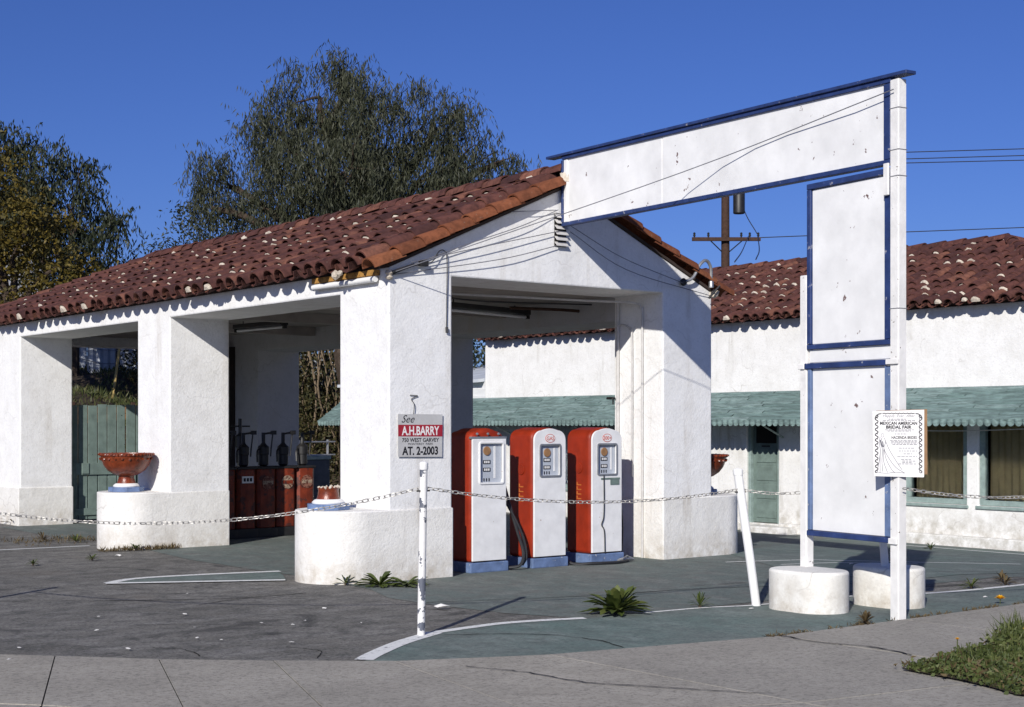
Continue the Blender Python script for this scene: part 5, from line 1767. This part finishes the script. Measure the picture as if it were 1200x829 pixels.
def make_tree(name, label, base, trunk_top, trunk_r, lobes, mat, style, n_clump, group, leaf=(0.10, 0.03), density=1.0):
    """lobes: (x,y,z,rx,ry,rz) ellipsoids relative to world"""
    t = thing(name, label, 'tree', base, 0, group)
    B = Vector(base)
    tb = MB()
    fork = Vector(trunk_top)
    branch(tb, (0, 0, -0.3), fork - B, trunk_r, trunk_r * 0.7, 0.08)
    Vs = []
    for lb in lobes:
        c = Vector(lb[:3])
        bp = branch(tb, fork - B, c - B - Vector((0, 0, lb[5] * .3)), trunk_r * 0.5, trunk_r * 0.16, 0.15)
        m = int(n_clump * lb[3] * lb[4] * lb[5])
        cl = []
        for _ in range(m):
            v = rng.normal(size=3)
            v /= np.linalg.norm(v)
            rr = rng.random() ** 0.30
            cl.append(np.array(lb[:3]) + v * rr * np.array(lb[3:]) * rng.uniform(0.85, 1.12))
        for ci, cpos in enumerate(cl):
            if ci % 5 == 0:
                branch(tb, bp[3 + ci % 4], Vector(cpos) - B, trunk_r * 0.10, trunk_r * 0.03, 0.2, 4)
            if style == 'weep':
                ns = int(rng.integers(22, 34) * density)
                st_ = cpos + rng.normal(size=(ns, 3)) * np.array([0.20, 0.20, 0.12])
                ln = rng.uniform(0.35, 1.0, ns)
                out_ = rng.normal(size=(ns, 3)) * 0.22
                for s in range(ns):
                    k = max(4, int(ln[s] / 0.075))
                    f = np.linspace(0, 1, k)
                    path = st_[s] + np.outer(f, out_[s] * 1.4) + np.outer(np.minimum(f * 2, 1) * 0.06 - f * ln[s], [0, 0, 1])
                    dd_ = rng.normal(size=(k, 3)) * 0.34
                    dd_[:, 2] -= 0.9
                    Vs.append(leaf_mesh(path, dd_, rng.uniform(0.8, 1.3, k) * leaf[0], leaf[1]))
            elif style == 'spray':
                ns = int(rng.integers(16, 26) * density)
                st_ = cpos + rng.normal(size=(ns, 3)) * np.array([0.34, 0.34, 0.10])
                for s in range(ns):
                    az = rng.uniform(0, 2 * PI)
                    ln = rng.uniform(0.22, 0.48)
                    k = 7
                    f = np.linspace(0, 1, k)
                    dirv = np.array([math.cos(az), math.sin(az), rng.uniform(-.1, .3)])
                    path = st_[s] + np.outer(f, dirv * ln) - np.outer(f ** 2 * 0.13, [0, 0, 1])
                    dd_ = rng.normal(size=(k, 3)) * 0.5 + dirv * 0.4 + np.array([0, 0, -0.15])
                    Vs.append(leaf_mesh(path, dd_, leaf[0] * rng.uniform(.7, 1.3, k), leaf[1]))
            else:
                ns = int(rng.integers(80, 130) * density)
                st_ = cpos + rng.normal(size=(ns, 3)) * 0.30
                dd_ = rng.normal(size=(ns, 3))
                dd_[:, 2] -= 0.2
                Vs.append(leaf_mesh(st_, dd_, leaf[0] * rng.uniform(.7, 1.3, ns), leaf[1]))
    tb.build('trunk', M['bark'], t, True)
    V = np.concatenate(Vs) - np.array(base)
    quads_obj('crown', V, mat, t)
    return t


bz = lambda x, y: (x, y, float(hill_z(x, y)))
# big pepper tree behind the ridge
make_tree('pepper_tree', 'large drooping pepper tree rising behind the station ridge', bz(12.2, 20.1), (12.2, 19.9, 5.4), 0.42,
          [(11.18, 20.03, 10.45, 1.15, 1.32, 1.06), (11.87, 20.11, 11.13, 0.67, 0.77, 0.56), (10.69, 21.18, 9.58, 1.17, 1.34, 1.08), (9.79, 22.4, 8.3, 0.95, 1.1, 1.02), (11.84, 18.74, 9.55, 1.2, 1.38, 1.09), (13.31, 17.95, 9.68, 1.05, 1.21, 0.97), (14.3, 17.93, 8.91, 1.03, 1.18, 0.85), (14.94, 17.05, 8.63, 0.66, 0.76, 0.49), (11.0, 19.02, 8.19, 1.9, 2.19, 1.08), (12.74, 18.02, 8.02, 1.57, 1.8, 0.98), (10.45, 21.0, 7.6, 0.95, 1.1, 0.8), (12.08, 18.8, 7.2, 1.8, 2.0, 0.7), (9.2, 22.23, 7.54, 0.54, 0.62, 0.67)],
          M['pepper'], 'weep', 13.5, 'trees behind the station', (0.17, 0.030))
make_tree('golden_tree', 'olive-gold leafy tree at the left edge behind the roof', bz(3.2, 20.6), (3.3, 20.7, 4.2), 0.20,
          [(2.5, 21.1, 7.3, 1.0, 1.1, .85), (3.7, 20.6, 6.6, 1.0, 1.1, .75), (2.9, 21.0, 5.6, 1.3, 1.2, .65), (4.3, 20.2, 5.5, .85, .9, 0.6), (1.7, 21.8, 6.6, .9, 1.0, 1.0), (4.3, 20.1, 4.6, 0.85, 0.9, 0.5), (2.3, 21.2, 8.3, .5, .6, .35), (3.4, 20.6, 4.5, .8, .8, .4)],
          M['autumn'], 'spray', 20.0, 'trees behind the station', (0.115, 0.055))
make_tree('dark_tree', 'dark bushy evergreen close behind the olive-gold tree', bz(6.2, 24.4), (6.2, 24.4, 5.5), 0.25,
          [(5.3, 25.3, 8.5, 1.1, 1.3, 1.05), (6.2, 24.5, 7.8, 1.0, 1.2, 1.25), (6.5, 24.0, 6.4, 1.1, 1.1, 1.2), (4.8, 25.3, 6.9, 1.5, 1.3, 1.5), (7.1, 23.7, 5.6, 0.6, .8, .7)],
          M['dark_leaf'], 'weep', 10.0, 'trees behind the station', (0.16, 0.045))
make_tree('round_tree', 'small dark treetop peeping over the ridge between the two big trees', bz(12.6, 28.8), (12.6, 28.8, 6.0), 0.22,
          [(12.3, 29.1, 7.6, 1.3, 1.3, 0.85), (13.4, 28.2, 7.5, 1.0, 1.1, 0.65), (11.6, 29.6, 7.0, 0.9, 1.0, 0.8)],
          M['dark_leaf'], 'bush', 9.0, 'trees behind the station', (0.15, 0.06))
make_tree('roadside_tree', 'broad dark tree low behind the tin fence', bz(6.5, 28.5), (6.5, 28.5, 4.5), 0.25,
          [(4.0, 29.5, 5.2, 2.2, 1.2, 1.2), (8.5, 27.8, 5.2, 2.4, 1.2, 1.2)],
          M['dark_leaf'], 'bush', 5.0, 'trees behind the station', (0.16, 0.07))
# bare twigs reaching out of the pepper tree
# vine thicket beyond the rear bay
vt = thing('vine_thicket', 'tangled vine thicket with bare stems behind the open bay', 'shrub', (14.6, 23.2, 0.3))
vb = MB()
for _ in range(46):
    x0_ = random.uniform(-2.6, 2.6)
    y0_ = random.uniform(-1.3, 0.6)
    vb.tube(smooth_path([(x0_, y0_, -0.2), (x0_ + random.uniform(-.3, .3), y0_ - .1, 1.2), (x0_ + random.uniform(-.5, .5), y0_ - .2, 2.4), (x0_ + random.uniform(-.8, .8), y0_, 4.2)], 3), random.uniform(0.010, 0.03), 5)
tag(vb.build('stems', M['vine_stem'], vt, True), kind='stuff')
nv = 26000
pp = np.c_[rng.uniform(-3.6, 3.6, nv), rng.normal(-0.2, 0.8, nv), np.clip(rng.normal(3.4, 1.5, nv), 0.1, 6.4)]
low = rng.random(nv) < 0.25
pp[low, 2] = rng.uniform(0.0, 2.2, low.sum())
dv = rng.normal(size=(nv, 3))
dv[:, 2] -= 0.7
quads_obj('foliage', leaf_mesh(pp, dv, rng.uniform(.09, .2, nv), .055), M['vine'], vt)
vk = thing('vine_bank', 'low dark vines covering the bank beside the end of the awning', 'shrub', (10.4, 22.4, 0.0))
nv = 12000
pp = np.c_[rng.uniform(-3.0, 2.6, nv), rng.uniform(-1.0, 1.7, nv), np.zeros(nv)]
pp[:, 2] = np.array([hill_z(10.4 + a_, 22.4 + b_) for a_, b_ in pp[:, :2]]) + np.abs(rng.normal(0, 0.9, nv))
dv = rng.normal(size=(nv, 3))
quads_obj('foliage', leaf_mesh(pp, dv, rng.uniform(.08, .17, nv), .055), M['vine'], vk)
vb = MB()
for _ in range(16):
    x0_, y0_ = random.uniform(-2.6, 2.2), random.uniform(-.8, 1.4)
    z0_ = float(hill_z(10.4 + x0_, 22.4 + y0_))
    vb.tube(smooth_path([(x0_, y0_, z0_ - .1), (x0_ + random.uniform(-.3, .3), y0_, z0_ + .7), (x0_ + random.uniform(-.6, .6), y0_, z0_ + 1.5)], 3), random.uniform(.008, .02), 5)
tag(vb.build('stems', M['vine_stem'], vk, True), kind='stuff')
sh = thing('back_hedge', 'dark leafy hedge behind the clapboard shed', 'hedge', (16.5, 19.0, 0))
nv = 7000
pp = np.c_[rng.uniform(-3, 3, nv), rng.normal(0, 0.6, nv), rng.uniform(0, 4.6, nv)]
quads_obj('foliage', leaf_mesh(pp, rng.normal(size=(nv, 3)), rng.uniform(.1, .2, nv), .07), M['dark_leaf'], sh)
MB().tube([(0, 0, 0), (0.2, 0, 3.5)], [0.09, 0.04], 6).build('stem', M['bark'], sh, True)


# ---------------------------------------------------------------- weeds
def rosette(loc, n, L, Wd, label, mat='weed', up=0.5, cat='weed', squash=(1, 1)):
    t = thing('weed', label, cat, loc, 0, 'weeds growing in the cracks')
    Lf = MB()
    for i in range(n):
        a = 2 * PI * i / n * 1.618 * 2 + random.uniform(-.3, .3)
        f = random.random()
        el = up * (0.25 + 1.1 * f)
        l = L * random.uniform(0.65, 1.1)
        w = Wd * random.uniform(.7, 1.15)
        d = Vector((math.cos(a) * squash[0], math.sin(a) * squash[1], 0)).normalized()
        s = Vector((-d.y, d.x, 0))
        pts = []
        for q in range(6):
            g_ = q / 5
            r_ = l * g_ * math.cos(el)
            z_ = l * g_ * math.sin(el) - 0.35 * l * g_ * g_ * (1 - 0.5 * f) + 0.012
            ww = w * (0.28 + 1.25 * g_) * (1 - g_ ** 5) ** 0.6 if g_ < 1 else w * 0.10
            pts.append((r_, max(z_, 0.008), ww))
        vs = []
        for r_, z_, ww in pts:
            p = d * r_
            vs += [(p.x + s.x * ww / 2, p.y + s.y * ww / 2, z_ + ww * .18), (p.x, p.y, z_), (p.x - s.x * ww / 2, p.y - s.y * ww / 2, z_ + ww * .18)]
        fs = []
        for q in range(5):
            o_ = 3 * q
            fs += [(o_, o_ + 1, o_ + 4, o_ + 3), (o_ + 1, o_ + 2, o_ + 5, o_ + 4)]
        Lf.add(vs, fs)
    Lf.build('leaves', M[mat], t, True)
    MB().lathe([(0.012, 0), (0.015, 0.02), (0, 0.03)], 6).build('crown_root', M['soil'], t)
    return t


rosette((0.05, -3.47, 0.010), 74, 0.34, 0.070, 'large leafy dandelion-like weed on the white line in front of the pumps', up=0.95, squash=(1, .8))
rosette((0.94, -3.60, 0.008), 22, 0.17, 0.016, 'small spiky weed on the white line right of the large weed', up=1.2)
rosette((-0.32, -0.32, 0.004), 30, 0.28, 0.065, 'leafy weed at the foot of the front planter, left of the upright post', up=0.6)
rosette((-0.08, -0.46, 0.004), 22, 0.24, 0.06, 'low pale weed beside the upright post at the planter foot', up=0.4)
rosette((-0.52, 0.02, 0.004), 14, 0.15, 0.028, 'small weed at the rounded end of the front planter', up=0.9)
rosette((-0.62, 0.22, 0.004), 12, 0.12, 0.02, 'smallest weed at the left foot of the front planter', up=0.9)
rosette((0.02, 11.15, 0.0), 24, 0.48, 0.03, 'tall dry grassy weed at the far left wall', 'dry', 1.35)
rosette((1.17, -5.25, 0.02), 40, 0.13, 0.02, 'brown dead weed at the sidewalk edge left of the sign post', 'dry', 1.1)
rosette((2.02, -4.02, 0.008), 12, 0.10, 0.02, 'tiny dark weed between the two concrete bases', 'dry', 0.5)
for i, (x, y, l, lab) in enumerate([(4.19, -4.20, .15, 'low weed on the white line right of the sign post'), (3.80, -3.84, .12, 'small weed in the crack right of the concrete bases'),
                                    (4.75, -4.22, .17, 'reddish weed clump on the white line near the right edge'), (5.1, -3.95, .13, 'small dry weed in the far crack near the right edge'),
                                    (-0.9, 7.4, .18, 'dry tuft on the asphalt by the left planter'), (-0.6, 6.95, .16, 'short tuft beside the left planter foot'), (-0.5, 5.2, .13, 'green tuft at the front of the left planter'),
                                    (-1.6, 8.6, .16, 'dry tuft on the asphalt near the left wall'), (-2.3, 4.0, .10, 'tiny tuft in the asphalt before the left planter'), (-1.5, 4.2, .11, 'small tuft in the asphalt right of the tiny tuft'),
                                    (7.7, -1.2, .12, 'small weed at the kerb of the shop')]):
    rosette((x, y, 0.009), 22, l, 0.018, lab, 'dry' if i in (2, 3, 4, 7) else 'weed', 0.8)
# dead grass along the left planter foot
nb = 700
bx = np.r_[rng.uniform(-0.95, 0.1, 400), rng.uniform(-1.4, -0.2, 300)]
by = np.r_[rng.normal(5.15, 0.05, 400) + np.abs(bx[:400]) * 0.15, rng.normal(7.3, 0.3, 300)]
dr = rng.normal(size=(nb, 3)) * .6
dr[:, 2] = np.abs(dr[:, 2]) + .5
o = quads_obj('dry_grass', leaf_mesh(np.c_[bx, by, np.full(nb, 0.004)], dr, rng.uniform(.04, .10, nb), .012), M['dry'])
tag(o, 'dry grass fringe along the foot of the left planter', 'grass', kind='stuff')
# dark weeds and dirt along the sidewalk edge
nb = 1500
tt = rng.random(nb)
ex = 0.0 + tt * 4.2
ey = -5.255 + rng.normal(0, 0.022, nb)
dr = rng.normal(size=(nb, 3)) * .7
dr[:, 2] = np.abs(dr[:, 2]) * .7 + .15
keep = (np.sin(ex * 7.3) + np.sin(ex * 17.1 + 1) + 0.7 * rng.normal(size=nb)) > 0.3
o = quads_obj('edge_weeds', leaf_mesh(np.c_[ex, ey, np.full(nb, 0.012)], dr, rng.uniform(.02, .06, nb), .010)[np.repeat(keep, 4)], M['dry'])
tag(o, 'thin line of dead weeds in the joint between painted strip and sidewalk', 'grass', kind='stuff')

# parkway strip of ground cover, lower right
cx_ = [(-0.50, -6.86), (0.0, -6.80), (0.55, -6.72), (1.26, -6.52), (2.0, -6.40), (3.6, -6.35), (3.6, -8.6), (0.2, -8.6), (-0.55, -8.3), (-0.72, -7.85), (-0.62, -7.60), (-0.56, -7.38), (-0.53, -7.15)]
soil = sheet('planting_strip', cx_, 0.036, M['soil'])
tag(soil, kind='structure')
poly = np.array(cx_)


def inside(p):
    r = np.zeros(len(p), bool)
    j = len(poly) - 1
    for i in range(len(poly)):
        a, b = poly[i], poly[j]
        cnd = ((a[1] > p[:, 1]) != (b[1] > p[:, 1])) & (p[:, 0] < (b[0] - a[0]) * (p[:, 1] - a[1]) / (b[1] - a[1] + 1e-12) + a[0])
        r ^= cnd
        j = i
    return r


nb = 30000
p = np.c_[rng.uniform(-0.8, 3.6, nb), rng.uniform(-8.6, -6.3, nb)]
p = p[inside(p)]
nb = len(p)
hgt = 0.5 + 0.5 * np.sin(p[:, 0] * 5.1 + p[:, 1] * 3) * np.sin(p[:, 0] * 2.3 - p[:, 1] * 6)
rise = np.clip((p[:, 0] + 0.5) / 1.5, 0.35, 1.2)
dr = rng.normal(size=(nb, 3)) * .55
dr[:, 2] = np.abs(dr[:, 2]) * .6 + .75
blades = leaf_mesh(np.c_[p, np.full(nb, .03)], dr, rng.uniform(.05, .22, nb) * rise * (0.45 + 0.9 * hgt), rng.uniform(.007, .015, nb))
nl = 20000
p2 = p[rng.integers(0, nb, nl)] + rng.normal(0, .03, (nl, 2))
zz = .04 + rng.random(nl) * .09 * np.clip((p2[:, 0] + 0.6) / 1.4, .4, 1.2)
dr2 = rng.normal(size=(nl, 3))
dr2[:, 2] *= .4
clov = leaf_mesh(np.c_[p2, zz], dr2, rng.uniform(.02, .045, nl), rng.uniform(.018, .036, nl))
o = quads_obj('ground_cover', np.concatenate([blades, clov]), M['clover'])
tag(o, 'weedy green ground cover spilling over the sidewalk at lower right', 'ground cover', kind='stuff')
nd = 6000
p3 = p[rng.integers(0, nb, nd)] + rng.normal(0, .06, (nd, 2))
dr3 = rng.normal(size=(nd, 3))
dr3[:, 2] = np.abs(dr3[:, 2]) * .5
o = quads_obj('dead_leaves', leaf_mesh(np.c_[p3, rng.uniform(.03, .07, nd)], dr3, rng.uniform(.03, .09, nd), .014), M['dry'])
tag(o, 'dead brown leaves among the green ground cover', 'leaves', kind='stuff')


def dandelion(loc, r, label):
    t = thing('flower', label, 'flower', loc, 0, 'yellow flowers in the ground cover')
    MB().tube([(0, 0, 0), (0.005, 0.004, 0.10), (0, 0, 0.165)], 0.004, 5).build('stem', M['weed'], t, True)
    pm = MB()
    for ring_, n, el in ((1.0, 16, 0.25), (0.7, 12, 0.6), (0.4, 8, 1.0)):
        for k in range(n):
            a = 2 * PI * k / n + random.uniform(-.1, .1)
            d_ = Vector((math.cos(a) * math.cos(el), math.sin(a) * math.cos(el), math.sin(el))) * r * (0.6 + .4 * ring_)
            s_ = Vector((-math.sin(a), math.cos(a), 0)) * r * .16
            b_ = Vector((0, 0, .165))
            pm.add([b_, b_ + d_ * .6 + s_, b_ + d_, b_ + d_ * .6 - s_], [(0, 1, 2, 3)])
    pm.build('petals', M['yellow'], t)
    return t


dandelion((0.78, -6.98, 0.03), 0.045, 'yellow flower in the ground cover at the right edge')
dandelion((0.05, -6.90, 0.02), 0.022, 'tiny yellow flower in the left part of the ground cover')
dandelion((3.28, -5.12, -0.11), 0.06, 'large yellow flower at the right edge of the painted strip')


# ---------------------------------------------------------------- litter
def scrap(loc, r, label, n=9):
    mb = MB()
    k = 3
    pts = []
    for i in range(n):
        a = 2 * PI * i / n
        rr = r * random.uniform(.6, 1.2)
        pts.append((rr * math.cos(a), rr * math.sin(a) * .6, 0.004 + random.random() * r * .35))
    pts.append((0, 0, r * .55))
    fs = [(i, (i + 1) % n, n) for i in range(n)]
    o = mb.add(pts + [(x, y, z - .002) for x, y, z in pts], fs + [tuple(j + n + 1 for j in reversed(f)) for f in fs]).build('paper_scrap', M['scrap'])
    o.location = loc
    o.rotation_euler = (0, 0, random.uniform(0, 6))
    return tag(o, label, 'litter', 'bits of litter on the ground')


scrap((-0.92, -2.22, 0.009), 0.085, 'crumpled white paper on the ground right of the upright post')
scrap((-1.02, 4.55, 0.004), 0.05, 'white scrap on the ground before the left planter')
for (x, y, r) in ((-1.75, -1.6, .026), (-2.65, -2.1, .018), (-2.5, -2.35, .02), (-2.3, -2.2, .016), (-2.0, -2.6, .018), (-3.45, -2.55, .024), (-3.35, -2.75, .018), (-3.9, -1.7, .030), (-3.55, -0.9, .022), (-4.1, -2.75, .03),
                  (-3.0, -3.2, .024), (-2.9, -1.2, .024), (-4.7, -2.2, .022), (-2.2, 0.2, .02), (1.2, -3.98, .026), (4.9, -0.6, .05), (5.2, -1.9, .04), (3.6, -4.75, .03), (-4.95, -2.7, .03), (-3.2, -2.0, .016)):
    scrap((x, y, 0.012), r, 'tiny white scrap lying loose on the forecourt ground', 6)
